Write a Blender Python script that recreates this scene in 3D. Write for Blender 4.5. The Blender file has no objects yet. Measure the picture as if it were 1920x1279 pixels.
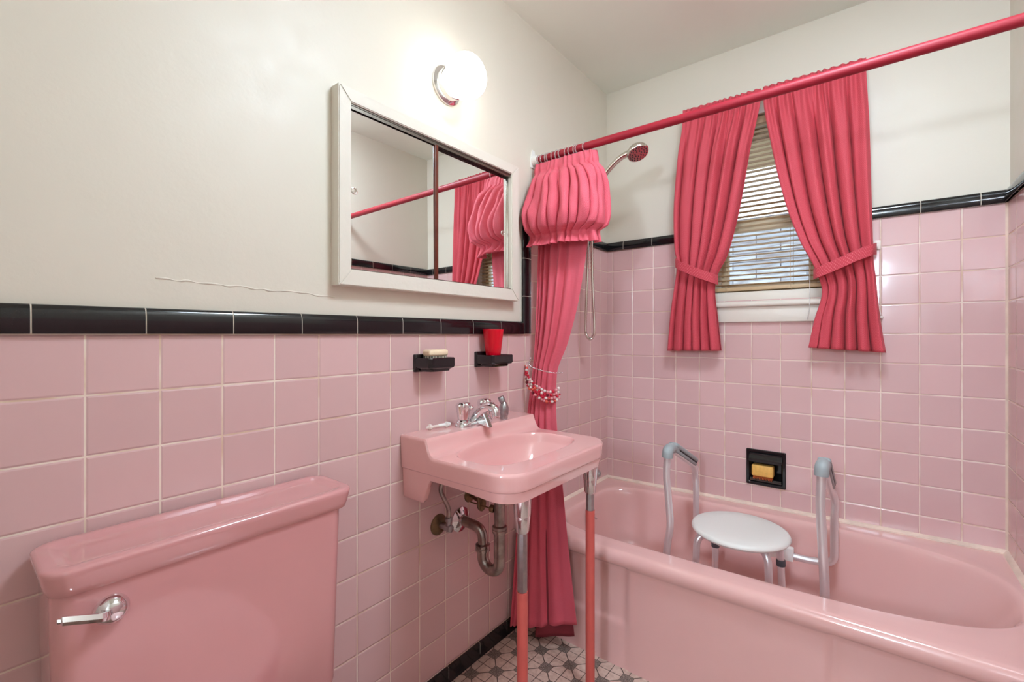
import bpy, bmesh, math, random
from mathutils import Vector, Matrix, noise
random.seed(7)
PI = math.pi
SC = bpy.context.scene
COL = SC.collection
W, D, HC = 1.4564, 2.2081, 2.427      # right wall, rear wall, ceiling
T = 0.1095                            # wall tile pitch
ZL, ZT = 1.150, 1.589                 # tops of the tile fields: room and tub recess
TUBY = 1.4595                         # where the tub recess starts
YF = -0.15                            # front wall inner face

# ------------------------------------------------------------------ mesh helpers
def V(*a): return Vector(a)

def orient(p, d):
    d = Vector(d).normalized()
    q = d.to_track_quat('Z', 'Y')
    return Matrix.Translation(Vector(p)) @ q.to_matrix().to_4x4()

def add_box(bm, x0, x1, y0, y1, z0, z1, M=None, bev=0.0, seg=2):
    vs = [bm.verts.new((x, y, z)) for x in (x0, x1) for y in (y0, y1) for z in (z0, z1)]
    fs = [(0,1,3,2), (4,6,7,5), (0,4,5,1), (2,3,7,6), (0,2,6,4), (1,5,7,3)]
    faces = [bm.faces.new([vs[i] for i in f]) for f in fs]
    if bev > 0:
        es = list({e for f in faces for e in f.edges})
        r = bmesh.ops.bevel(bm, geom=es, offset=bev, segments=seg, profile=0.5, affect='EDGES')
        vs = list({v for f in r['faces'] for v in f.verts} | {v for v in vs if v.is_valid})
    if M is not None:
        for v in vs: v.co = M @ v.co
    return vs

def loft(bm, rings, cap0=True, cap1=True, closed=True):
    R = [[bm.verts.new(p) for p in r] for r in rings]
    n = len(R[0])
    for a, b in zip(R[:-1], R[1:]):
        for i in range(n if closed else n - 1):
            j = (i + 1) % n
            bm.faces.new((a[i], a[j], b[j], b[i]))
    if cap0: bm.faces.new(list(reversed(R[0])))
    if cap1: bm.faces.new(R[-1])
    return R

def lathe(bm, prof, o, d, seg=32, cap=True):
    """prof: (radius, distance along axis)"""
    M = orient(o, d)
    rings = []
    for r, t in prof:
        r = max(r, 1e-5)
        rings.append([M @ V(r*math.cos(2*PI*k/seg), r*math.sin(2*PI*k/seg), t) for k in range(seg)])
    loft(bm, rings, cap, cap)

def smooth_path(pts, n=8):
    pts = [Vector(p) for p in pts]
    if len(pts) < 3: return pts
    out = []
    P = [2*pts[0]-pts[1]] + pts + [2*pts[-1]-pts[-2]]
    for i in range(1, len(P)-2):
        a, b, c, d = P[i-1:i+3]
        for k in range(n):
            t = k/n
            out.append(0.5*((2*b) + (c-a)*t + (2*a-5*b+4*c-d)*t*t + (3*b-a-3*c+d)*t**3))
    out.append(pts[-1])
    return out

def fillet(pts, r, n=6):
    pts = [Vector(p) for p in pts]
    out = [pts[0]]
    for a, b, c in zip(pts[:-2], pts[1:-1], pts[2:]):
        u, w = (a-b), (c-b)
        rr = min(r, u.length*.49, w.length*.49)
        p, q = b + u.normalized()*rr, b + w.normalized()*rr
        for k in range(n+1):
            t = k/n
            out.append((1-t)**2*p + 2*t*(1-t)*b + t*t*q)
    out.append(pts[-1])
    return out

def tube(bm, path, r, seg=16, cap=True, sx=1.0):
    path = [Vector(p) for p in path]
    n = len(path)
    rad = r if isinstance(r, (list, tuple)) else [r]*n
    t0 = (path[1]-path[0]).normalized()
    up = Vector((0,0,1)) if abs(t0.z) < .9 else Vector((0,1,0))
    nrm = (up - t0*up.dot(t0)).normalized()
    rings = []
    for i, p in enumerate(path):
        t = (path[min(i+1, n-1)] - path[max(i-1, 0)]).normalized()
        nrm = (nrm - t*nrm.dot(t)).normalized()
        bi = t.cross(nrm)
        rings.append([p + rad[i]*(sx*math.cos(2*PI*k/seg)*nrm + math.sin(2*PI*k/seg)*bi) for k in range(seg)])
    loft(bm, rings, cap, cap)

def prism(bm, poly, axis, a0, a1):
    """extrude a 2D polygon along 'X','Y' or 'Z'. poly in the two other axes, in order"""
    def p3(p, a):
        return {'X': (a, p[0], p[1]), 'Y': (p[0], a, p[1]), 'Z': (p[0], p[1], a)}[axis]
    loft(bm, [[p3(p, a0) for p in poly], [p3(p, a1) for p in poly]])

def rrect(x0, x1, y0, y1, z, r, n=8):
    rs = r if isinstance(r, (list, tuple)) else [r]*4     # corners: x1y1, x0y1, x0y0, x1y0
    out = []
    for (cx, cy, a0, rr) in ((x1, y1, 0, rs[0]), (x0, y1, 90, rs[1]), (x0, y0, 180, rs[2]), (x1, y0, 270, rs[3])):
        ox = cx - rr if cx == x1 else cx + rr
        oy = cy - rr if cy == y1 else cy + rr
        for k in range(n+1):
            a = math.radians(a0 + 90*k/n)
            out.append(V(ox + rr*math.cos(a), oy + rr*math.sin(a), z))
    return out

def torus(bm, o, d, R, r, s1=28, s2=10):
    M = orient(o, d)
    g = []
    for i in range(s1):
        a = 2*PI*i/s1
        g.append([bm.verts.new(M @ V((R+r*math.cos(2*PI*j/s2))*math.cos(a), (R+r*math.cos(2*PI*j/s2))*math.sin(a), r*math.sin(2*PI*j/s2))) for j in range(s2)])
    for i in range(s1):
        for j in range(s2):
            bm.faces.new((g[i][j], g[(i+1)%s1][j], g[(i+1)%s1][(j+1)%s2], g[i][(j+1)%s2]))

def sphere(bm, c, r, u=16, v=10, sc=(1,1,1)):
    M = Matrix.Translation(Vector(c)) @ Matrix.Diagonal((sc[0], sc[1], sc[2], 1))
    bmesh.ops.create_uvsphere(bm, u_segments=u, v_segments=v, radius=r, matrix=M)

def NB(): return bmesh.new()

def setp(o, label=None, cat=None, group=None, kind=None):
    if label: o['label'] = label
    if cat: o['category'] = cat
    if group: o['group'] = group
    if kind: o['kind'] = kind
    return o

def obj(name, bm, mat, parent=None, ang=38, recalc=True):
    if recalc: bmesh.ops.recalc_face_normals(bm, faces=bm.faces[:])
    lim = math.radians(ang)
    for e in bm.edges:
        e.smooth = not (len(e.link_faces) == 2 and e.calc_face_angle(0) > lim)
    for f in bm.faces: f.smooth = True
    me = bpy.data.meshes.new(name)
    bm.to_mesh(me); bm.free()
    for m in (mat if isinstance(mat, (list, tuple)) else [mat]): me.materials.append(m)
    o = bpy.data.objects.new(name, me); COL.objects.link(o)
    if parent is not None: adopt(o, parent)
    return o

ROOTS = {}
def adopt(o, parent):
    o.parent = parent
    p = ROOTS.get(parent.name)
    if p is not None: o.matrix_parent_inverse = Matrix.Translation(p).inverted()

def thing(name, loc, label, cat, group=None):
    o = bpy.data.objects.new(name, None); COL.objects.link(o)
    o.empty_display_size = .05
    o.location = loc
    ROOTS[o.name] = Vector(loc)
    return setp(o, label, cat, group)

# ------------------------------------------------------------------ materials
def srgb(r, g, b):
    f = lambda c: ((c/255+.055)/1.055)**2.4 if c/255 > .04045 else c/255/12.92
    return (f(r), f(g), f(b), 1)

class NT:
    def __init__(s, name):
        s.m = bpy.data.materials.new(name); s.m.use_nodes = True
        s.t = s.m.node_tree; s.N = s.t.nodes; s.L = s.t.links
        s.b = s.N['Principled BSDF']
        s.out = s.N['Material Output']
    def n(s, typ, **kw):
        x = s.N.new(typ)
        for k, v in kw.items(): setattr(x, k, v)
        return x
    def l(s, a, b): s.L.new(a, b)
    def val(s, x, sock):
        if isinstance(x, (int, float)): sock.default_value = x
        else: s.l(x, sock)
    def math(s, op, a, b=None, c=None):
        x = s.n('ShaderNodeMath', operation=op)
        s.val(a, x.inputs[0])
        if b is not None: s.val(b, x.inputs[1])
        if c is not None: s.val(c, x.inputs[2])
        return x.outputs[0]
    def mr(s, v, a, b, c=0., d=1., smooth=True):
        x = s.n('ShaderNodeMapRange', interpolation_type='SMOOTHSTEP' if smooth else 'LINEAR')
        s.val(v, x.inputs[0])
        for i, q in enumerate((a, b, c, d)): x.inputs[i+1].default_value = q
        return x.outputs[0]
    def mix(s, f, a, b, typ='MIX'):
        x = s.n('ShaderNodeMix', data_type='RGBA', blend_type=typ)
        s.val(f, x.inputs[0])
        for q, i in ((a, 6), (b, 7)):
            if isinstance(q, tuple): x.inputs[i].default_value = q
            else: s.l(q, x.inputs[i])
        return x.outputs[2]
    def pos(s):
        g = s.n('ShaderNodeNewGeometry'); x = s.n('ShaderNodeSeparateXYZ')
        s.l(g.outputs['Position'], x.inputs[0])
        return g.outputs['Position'], x.outputs[0], x.outputs[1], x.outputs[2]
    def noise(s, vec, scale, detail=3, rough=.5):
        x = s.n('ShaderNodeTexNoise'); x.inputs['Scale'].default_value = scale
        x.inputs['Detail'].default_value = detail; x.inputs['Roughness'].default_value = rough
        if vec is not None: s.l(vec, x.inputs['Vector'])
        return x.outputs[0]
    def bump(s, h, strength=.3, dist=.001, prev=None):
        x = s.n('ShaderNodeBump'); x.inputs['Strength'].default_value = strength
        x.inputs['Distance'].default_value = dist
        s.l(h, x.inputs['Height'])
        if prev is not None: s.l(prev, x.inputs['Normal'])
        return x.outputs[0]
    def set(s, **kw):
        names = dict(col='Base Color', rough='Roughness', metal='Metallic', nrm='Normal', spec='Specular IOR Level',
                     coat='Coat Weight', coatr='Coat Roughness', sheen='Sheen Weight', trans='Transmission Weight', ior='IOR',
                     emc='Emission Color', ems='Emission Strength', sss='Subsurface Weight')
        for k, v in kw.items():
            i = s.b.inputs[names[k]]
            if isinstance(v, (int, float, tuple)): i.default_value = v
            else: s.l(v, i)
        return s.m

def simple(name, col, rough=.4, metal=0., nz=0.0, nscale=40, bump=0.0, bscale=60, bdist=.001, **kw):
    t = NT(name)
    P = t.n('ShaderNodeTexCoord').outputs['Object']
    c = col
    if nz > 0:
        k = t.mr(t.noise(P, nscale), .3, .7, 1-nz, 1+nz, False)
        c = t.mix(1.0, col, t.n('ShaderNodeCombineColor').outputs[0], 'MULTIPLY')
        cc = [x for x in t.N if x.bl_idname == 'ShaderNodeCombineColor'][-1]
        for i in range(3): t.l(k, cc.inputs[i])
    t.set(col=c, rough=rough, metal=metal, **kw)
    if bump > 0: t.set(nrm=t.bump(t.noise(P, bscale, 4), bump, bdist))
    return t.m

def tile_mat(name, axis, u0, v0, col, grout, nu=1.0):
    t = NT(name)
    P, x, y, z = t.pos()
    a = {'X': x, 'Y': y}[axis]
    u = t.math('DIVIDE', t.math('SUBTRACT', a, u0), T)
    v = t.math('DIVIDE', t.math('SUBTRACT', z, v0), T)
    def edge(q):
        f = t.math('FRACT', q)
        return t.math('MULTIPLY', t.math('MINIMUM', f, t.math('SUBTRACT', 1.0, f)), T)
    wob = t.math('MULTIPLY', t.math('SUBTRACT', t.noise(P, 55, 2), .5), .0008)
    m = t.math('ADD', t.math('MINIMUM', edge(u), edge(v)), wob)
    mask = t.mr(m, .0011, .0019)            # 0 grout 1 tile
    cv = t.n('ShaderNodeCombineXYZ')
    t.l(t.math('FLOOR', u), cv.inputs[0]); t.l(t.math('FLOOR', v), cv.inputs[1])
    wn = t.n('ShaderNodeTexWhiteNoise', noise_dimensions='2D'); t.l(cv.outputs[0], wn.inputs['Vector'])
    k = t.mr(wn.outputs['Value'], 0, 1, .955, 1.045, False)
    cc = t.n('ShaderNodeCombineColor')
    for i in range(3): t.l(k, cc.inputs[i])
    tc = t.mix(1.0, col, cc.outputs[0], 'MULTIPLY')
    g2 = t.mix(t.mr(t.noise(P, 9, 3), .42, .68), grout, tuple(c*f for c, f in zip(grout, (.78, .66, .56, 1))))
    t.set(col=t.mix(mask, g2, tc), rough=t.mr(mask, 0, 1, .85, .13, False), spec=.55)
    h = t.mr(m, .0009, .0050)
    # every tile sits at a slightly different tilt, as set by hand
    dv = t.n('ShaderNodeVectorMath', operation='SUBTRACT'); t.l(wn.outputs['Color'], dv.inputs[0]); dv.inputs[1].default_value = (.5, .5, .5)
    sc = t.n('ShaderNodeVectorMath', operation='SCALE'); t.l(dv.outputs[0], sc.inputs[0]); sc.inputs['Scale'].default_value = .022
    b1 = t.bump(h, .55, .0022)
    b2 = t.bump(t.noise(P, 16, 1), .12, .004, b1)
    ad = t.n('ShaderNodeVectorMath', operation='ADD'); t.l(b2, ad.inputs[0]); t.l(sc.outputs[0], ad.inputs[1])
    nm = t.n('ShaderNodeVectorMath', operation='NORMALIZE'); t.l(ad.outputs[0], nm.inputs[0])
    t.set(nrm=nm.outputs[0])
    return t.m

PINK_TILE = srgb(213, 178, 177)
GROUT = srgb(236, 222, 208)
M = {}
M['tileL'] = tile_mat('pink_tile_left', 'Y', .1645, ZL, PINK_TILE, GROUT)
M['tileLT'] = tile_mat('pink_tile_left_tub', 'Y', .1645, ZT, PINK_TILE, GROUT)
M['tileB'] = tile_mat('pink_tile_back', 'X', W-20*T, ZT, PINK_TILE, GROUT)
M['tileR'] = tile_mat('pink_tile_right', 'Y', D-20*T, ZT, PINK_TILE, GROUT)

def plaster(name, col, rough, b=.25):
    t = NT(name)
    P, x, y, z = t.pos()
    n1 = t.noise(P, 14, 5, .6); n2 = t.noise(P, 130, 3, .5)
    h = t.math('ADD', n1, t.math('MULTIPLY', n2, .12))
    c = t.mix(t.mr(t.noise(P, 2.2, 2), .3, .7), tuple(q*.97 for q in col[:3]) + (1,), col)
    return t.set(col=c, rough=t.mr(n1, .3, .7, rough-.05, rough+.08, False), nrm=t.bump(h, b, .004), spec=.5)
M['wall'] = plaster('cream_paint', srgb(219, 213, 199), .42)
M['ceil'] = plaster('ceiling_paint', srgb(236, 240, 231), .36, .15)
M['trimw'] = simple('white_gloss_paint', srgb(226, 221, 210), .38, bump=.25, bscale=60, bdist=.002)
M['frame'] = simple('cabinet_paint', srgb(222, 217, 205), .42, bump=.35, bscale=45, bdist=.002)

def black_tile():
    t = NT('black_glazed_tile')
    P, x, y, z = t.pos()
    sp = t.mr(t.noise(P, 900, 2), .66, .74)
    c = t.mix(sp, (.006, .006, .0075, 1), (.05, .045, .04, 1))
    return t.set(col=c, rough=.10, spec=.6, nrm=t.bump(t.noise(P, 25, 2), .12, .002))
M['black'] = black_tile()
M['grout'] = simple('white_grout', srgb(228, 216, 200), .85, nz=.06, nscale=60)
M['caulk'] = simple('old_caulk', srgb(228, 206, 190), .55, nz=.12, nscale=18, bump=.4, bscale=40, bdist=.003)

def porcelain(name, col, rough=.10, nz=.02):
    t = NT(name)
    P = t.n('ShaderNodeTexCoord').outputs['Object']
    k = t.mr(t.noise(P, 5, 3), .3, .7)
    c = t.mix(k, tuple(q*(1-nz) for q in col[:3]) + (1,), col)
    return t.set(col=c, rough=rough, spec=.55, coat=.8, coatr=.03, nrm=t.bump(t.noise(P, 9, 1), .05, .004))
M['toilet'] = porcelain('pink_vitreous_china', srgb(210, 151, 152))
M['seatlid'] = porcelain('pale_pink_seat', srgb(240, 206, 206), .22)
M['sink'] = porcelain('pink_sink_enamel', srgb(230, 178, 175))
M['tub'] = porcelain('pink_tub_enamel', srgb(225, 180, 175), .14)
M['chrome'] = simple('chrome', (.80, .80, .82, 1), .10, 1.0)
M['alu'] = simple('brushed_aluminium', (.80, .80, .82, 1), .34, .72, bump=.05, bscale=200)
M['nickel'] = simple('satin_nickel', (.72, .70, .65, 1), .20, 1.0)
M['oldpipe'] = simple('tarnished_pipe', (.36, .32, .29, 1), .28, 1.0, nz=.35, nscale=30, bump=.15, bscale=50)
M['brass'] = simple('tarnished_brass', (.20, .14, .075, 1), .38, .85, nz=.35, nscale=30)
M['zinc'] = simple('dull_zinc', (.42, .42, .43, 1), .32, 1.0, nz=.12, nscale=60)
M['legpink'] = simple('salmon_paint', srgb(196, 88, 80), .42, nz=.05, nscale=25, bump=.1, bscale=40)
M['rubber'] = simple('black_rubber', (.012, .012, .013, 1), .6)
M['rodred'] = simple('crimson_rod_paint', srgb(146, 10, 36), .48, nz=.05, nscale=20)
M['clear'] = simple('clear_plastic', (.95, .95, .95, 1), .08, trans=.85, ior=1.35)
M['white'] = simple('white_plastic', srgb(232, 232, 228), .35)
M['offwhite'] = simple('translucent_white_plastic', srgb(236, 226, 218), .3)
M['seatw'] = simple('moulded_white_seat', srgb(226, 227, 222), .40, bump=.06, bscale=120)
M['grip'] = simple('grey_grip', srgb(150, 158, 160), .5, nz=.04, nscale=50)
M['collar'] = simple('dark_grey_collar', srgb(70, 72, 78), .5)
M['redcup'] = simple('red_plastic', srgb(226, 10, 40), .22, trans=.12)
M['cream'] = simple('cream_plastic', srgb(240, 218, 186), .4, nz=.05, nscale=90)
M['bristle'] = simple('pale_bristle', srgb(224, 216, 196), .6)
M['soap'] = simple('yellow_soap', srgb(226, 178, 92), .55, nz=.10, nscale=90, bump=.3, bscale=120, bdist=.002)
M['orange'] = simple('orange_bristle', srgb(196, 96, 40), .6)
M['mirror'] = simple('mirror_glass', (.93, .94, .93, 1), .003, 1.0)
M['brown'] = simple('brown_strip', srgb(96, 42, 26), .35, nz=.25, nscale=30)
M['dkmetal'] = simple('aged_track_metal', (.22, .20, .17, 1), .35, 1.0)
M['blind'] = simple('beige_slat', srgb(196, 170, 132), .45)
M['sash'] = simple('sash_paint', srgb(196, 180, 152), .5, bump=.2, bscale=50)
M['cordm'] = simple('cord', srgb(190, 165, 135), .8)
M['reveal'] = simple('window_reveal', srgb(222, 216, 204), .5)
t = NT('window_glass')
M['glass'] = t.set(col=(.98, .99, .98, 1), rough=.0, trans=1.0, ior=1.0, spec=.0)
M['door'] = simple('hall_door_wood', srgb(150, 88, 44), .4, nz=.15, nscale=8)
M['hallwall'] = simple('hall_paint', srgb(226, 222, 214), .6)
M['hallfloor'] = simple('hall_floor_wood', srgb(140, 92, 56), .35, nz=.15, nscale=6)

t = NT('opal_glass_lit')
M['opal'] = t.set(col=(.9, .88, .84, 1), rough=.2, emc=(1.0, .97, .91, 1), ems=6.8)
t = NT('room_fill_lit')
M['roomfill'] = t.set(col=(.9, .9, .9, 1), rough=.3, emc=(.84, .99, 1.13, 1), ems=43.0)  # glow of the added overhead fill
t = NT('hall_fill_lit')
M['hallfill'] = t.set(col=(.9, .9, .9, 1), rough=.3, emc=(.81, .98, 1.16, 1), ems=150.0)  # glow of the added fill behind the camera

def fabric(name, c1, c2, scale, transl=.12):
    t = NT(name)
    uv = t.n('ShaderNodeUVMap').outputs[0]
    sx = t.n('ShaderNodeSeparateXYZ'); t.l(uv, sx.inputs[0])
    # little raised diamonds, in offset rows
    def cell(off):
        a = t.math('FRACT', t.math('ADD', t.math('MULTIPLY', sx.outputs[0], scale), off))
        b = t.math('FRACT', t.math('ADD', t.math('MULTIPLY', sx.outputs[1], scale), off))
        return t.math('ADD', t.math('ABSOLUTE', t.math('SUBTRACT', a, .5)), t.math('ABSOLUTE', t.math('SUBTRACT', b, .5)))
    d = t.math('MINIMUM', cell(0.0), cell(.5))
    dot = t.mr(d, .14, .30, 1, 0)
    col = t.mix(t.math('MULTIPLY', dot, .75), c1, c2)
    t.set(col=col, rough=.62, sheen=.06, spec=.3, nrm=t.bump(t.math('MULTIPLY', dot, 1.0), .5, .0012))
    tr = t.n('ShaderNodeBsdfTranslucent'); t.l(col, tr.inputs[0])
    mx = t.n('ShaderNodeMixShader'); mx.inputs[0].default_value = transl
    t.l(t.b.outputs[0], mx.inputs[1]); t.l(tr.outputs[0], mx.inputs[2]); t.l(mx.outputs[0], t.out.inputs[0])
    return t.m
M['fab'] = fabric('rose_waffle_fabric', srgb(220, 84, 104), srgb(244, 154, 166), 190, .07)
M['fabw'] = fabric('rose_dotted_fabric', srgb(206, 68, 84), srgb(232, 126, 134), 150, .07)
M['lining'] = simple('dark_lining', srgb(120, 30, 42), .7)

def floor_mat():
    t = NT('mosaic_vinyl_floor')
    P, x, y, z = t.pos()
    p = .0605
    a = t.math('DIVIDE', t.math('SUBTRACT', x, .037), p)
    b = t.math('DIVIDE', t.math('SUBTRACT', y, 1.245), p)
    # square grid lines
    def lin(q):
        f = t.math('FRACT', t.math('ADD', q, .5))
        return t.math('ABSOLUTE', t.math('SUBTRACT', f, .5))
    gl = t.math('MINIMUM', lin(a), lin(b))
    # dots at nodes where i+j is even: local coordinates to the nearest such node
    s = t.math('MULTIPLY', t.math('ADD', a, b), .5); d = t.math('MULTIPLY', t.math('SUBTRACT', a, b), .5)
    def cen(q): return t.math('SUBTRACT', q, t.math('FLOOR', t.math('ADD', q, .5)))
    ls, ld = cen(s), cen(d)
    la, lb = t.math('ABSOLUTE', t.math('ADD', ls, ld)), t.math('ABSOLUTE', t.math('SUBTRACT', ls, ld))
    sq = t.math('MAXIMUM', la, lb)
    dot = t.math('LESS_THAN', sq, .315)
    # diagonals that join the corners of the dots
    dg = t.math('MULTIPLY', t.math('MINIMUM', t.math('ABSOLUTE', ls), t.math('ABSOLUTE', ld)), 1.414)
    ln = t.math('MAXIMUM', t.mr(gl, .012, .03, 1, 0), t.mr(dg, .018, .040, 1, 0))
    ln = t.math('MAXIMUM', ln, t.mr(t.math('ABSOLUTE', t.math('SUBTRACT', sq, .315)), .012, .03, 1, 0))
    sp = t.noise(P, 420, 2, .6)
    grey = t.mix(t.mr(sp, .42, .58), srgb(70, 60, 54), srgb(160, 144, 134))
    white = t.mix(t.mr(t.noise(P, 60, 4), .35, .65), srgb(190, 164, 150), srgb(208, 184, 170))
    c = t.mix(dot, white, grey)
    lf = t.math('MULTIPLY', ln, t.math('SUBTRACT', 1.0, t.math('MULTIPLY', dot, .6)))
    c = t.mix(lf, c, srgb(74, 58, 50))
    return t.set(col=c, rough=.45, nrm=t.bump(ln, -.25, .001))
M['floor'] = floor_mat()

def shingle_mat():
    t = NT('weathered_shingles')
    P, x, y, z = t.pos()
    cv = t.n('ShaderNodeCombineXYZ'); t.l(x, cv.inputs[0]); t.l(z, cv.inputs[1])
    br = t.n('ShaderNodeTexBrick'); t.l(cv.outputs[0], br.inputs['Vector'])
    br.inputs['Scale'].default_value = 1.0; br.inputs['Brick Width'].default_value = .42; br.inputs['Row Height'].default_value = .085
    br.inputs['Mortar Size'].default_value = .006; br.inputs['Mortar Smooth'].default_value = .4
    br.inputs['Color1'].default_value = srgb(190, 200, 208); br.inputs['Color2'].default_value = srgb(150, 160, 172); br.inputs['Mortar'].default_value = srgb(70, 72, 80)
    st = t.n('ShaderNodeVectorMath', operation='MULTIPLY'); t.l(cv.outputs[0], st.inputs[0]); st.inputs[1].default_value = (4, 40, 1)
    c = t.mix(t.mr(t.noise(st.outputs[0], 1.0, 5, .6), .35, .7), br.outputs[0], srgb(128, 124, 128))
    return t.set(col=c, rough=.9)
M['shingle'] = shingle_mat()

# ------------------------------------------------------------------ the setting
def grid_boxes(bm, axis, u0, u1, z0, z1, d0, d1, holes):
    us = sorted({u0, u1} | {h[0] for h in holes} | {h[1] for h in holes}); us = [u for u in us if u0 <= u <= u1]
    zs = sorted({z0, z1} | {h[2] for h in holes} | {h[3] for h in holes}); zs = [z for z in zs if z0 <= z <= z1]
    inside = lambda u, z: any(h[0] < u < h[1] and h[2] < z < h[3] for h in holes)
    V_ = {}
    def vert(u, z, d):
        k = (u, z, d)
        if k not in V_: V_[k] = bm.verts.new((u, d, z) if axis == 'X' else (d, u, z))
        return V_[k]
    nu, nz = len(us)-1, len(zs)-1
    solid = lambda i, j: 0 <= i < nu and 0 <= j < nz and not inside((us[i]+us[i+1])/2, (zs[j]+zs[j+1])/2)
    for i in range(nu):
        for j in range(nz):
            if not solid(i, j): continue
            a, b, c, e = us[i], us[i+1], zs[j], zs[j+1]
            for d in (d0, d1): bm.faces.new([vert(a,c,d), vert(b,c,d), vert(b,e,d), vert(a,e,d)])
            for (di, dj, p, q) in ((-1,0,(a,c),(a,e)), (1,0,(b,c),(b,e)), (0,-1,(a,c),(b,c)), (0,1,(a,e),(b,e))):
                if not solid(i+di, j+dj):
                    bm.faces.new([vert(*p,d0), vert(*q,d0), vert(*q,d1), vert(*p,d1)])

def struct(name, bm, mat, label, parent=None):
    o = obj(name, bm, mat, parent)
    if parent is None: setp(o, label, name.split('_')[0], kind='structure')
    return o

WX0, WX1, WZ0, WZ1 = .53, .95, 1.30, 2.10      # window opening
NX0, NX1, NZ0, NZ1 = .683, .807, .514, .640    # soap niche opening

b = NB(); add_box(b, -.12, W+.12, YF-.1, D+.14, -.08, 0)
struct('floor', b, M['floor'], 'vinyl floor in a mosaic pattern of white and speckled grey squares')
b = NB(); add_box(b, -.12, W+.12, YF-.1, D+.14, HC, HC+.08)
struct('ceiling', b, M['ceil'], 'plain off-white painted ceiling')

b = NB(); grid_boxes(b, 'Y', YF-.1, D+.14, 0, HC, -.12, -.006, [])
wl = struct('wall_left', b, M['wall'], 'cream painted wall with pink tile below, behind the sink and toilet')
b = NB(); add_box(b, -.0055, 0, YF, TUBY+.02, .03, ZL+.01); struct('tile_wainscot', b, M['tileL'], None, wl)
b = NB(); add_box(b, -.0055, .0002, TUBY+.02, D, .02, ZT+.01); struct('tile_surround', b, M['tileLT'], None, wl)

b = NB(); rnd = random.Random(3)
cp = [(-.0062, .27+.018*k+rnd.uniform(-.004, .004), 1.2615-.0006*k+rnd.uniform(-.0022, .0022)) for k in range(22)]
tube(b, smooth_path(cp, 4), [.0018+.0008*math.sin(i*.7) for i in range(21*4+1)], 8); struct('plaster_ridge', b, M['wall'], None, wl)
b = NB(); grid_boxes(b, 'X', -.006, W+.006, 0, HC, D+.006, D+.14, [(WX0, WX1, WZ0, WZ1), (NX0, NX1, NZ0, NZ1)])
wb = struct('wall_back', b, M['wall'], 'cream painted wall with pink tile below, holding the small window')
b = NB(); grid_boxes(b, 'X', 0, W, .02, ZT+.01, D, D+.0055, [(WX0, WX1, WZ0, 3), (NX0, NX1, NZ0, NZ1)])
struct('tile_surround', b, M['tileB'], None, wb)

b = NB(); grid_boxes(b, 'Y', YF-.1, D+.14, 0, HC, W+.006, W+.12, [])
wr = struct('wall_right', b, M['wall'], 'cream painted wall with pink tile below, at the right end of the tub')
b = NB(); add_box(b, W, W+.0055, TUBY, D, .02, ZT+.01); struct('tile_surround', b, M['tileR'], None, wr)
b = NB(); add_box(b, W, W+.0055, YF, TUBY, .02, ZL+.01); struct('tile_wainscot', b, M['tileR'], None, wr)

DX0, DX1, DZ = .60, 1.40, 2.03
b = NB(); grid_boxes(b, 'X', -.12, W+.12, 0, HC, YF-.1, YF, [(DX0, DX1, -1, DZ)])
struct('wall_front', b, M['wall'], 'wall with the open doorway, on the viewer side')
# hall beyond the doorway
b = NB(); add_box(b, -.9, 2.6, -1.9, YF-.1, -.08, -.001); struct('floor_hall', b, M['hallfloor'], 'wooden hall floor outside the doorway')
b = NB(); add_box(b, -.9, 2.6, -1.9, YF-.1, HC, HC+.08); struct('ceiling_hall', b, M['hallwall'], 'hall ceiling outside the doorway')
b = NB(); add_box(b, -.9, 2.6, -2.0, -1.9, 0, HC); struct('wall_hall', b, M['hallwall'], 'hall wall facing the bathroom doorway')
b = NB(); add_box(b, -1.0, -.9, -2.0, YF-.1, 0, HC); struct('wall_hall_left', b, M['hallwall'], 'left end wall of the hall')
b = NB(); add_box(b, 2.6, 2.7, -2.0, YF-.1, 0, HC); struct('wall_hall_right', b, M['hallwall'], 'right end wall of the hall')
b = NB(); add_box(b, .15, .95, -1.9, -1.86, 0, 2.03, bev=.004); dr = struct('door_1', b, M['door'], 'brown wooden door across the hall')
b = NB(); lathe(b, [(.012, 0), (.012, .03), (.028, .04), (.03, .055), (.02, .068), (0, .07)], (.22, -1.86, .95), (0, 1, 0)); obj('door_knob', b, M['nickel'], dr)

# ------------------------------------------------------------------ black cap tiles
def cap_profile(h, t=.010):
    r = h*.42
    pts = [(0, 0), (t-.001, 0), (t, .0015), (t, h-r)]
    for k in range(1, 9):
        a = PI/2*k/8
        pts.append((t*math.cos(a)**.8 if k < 8 else 0, h-r+r*math.sin(a)))
    return pts

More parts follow.
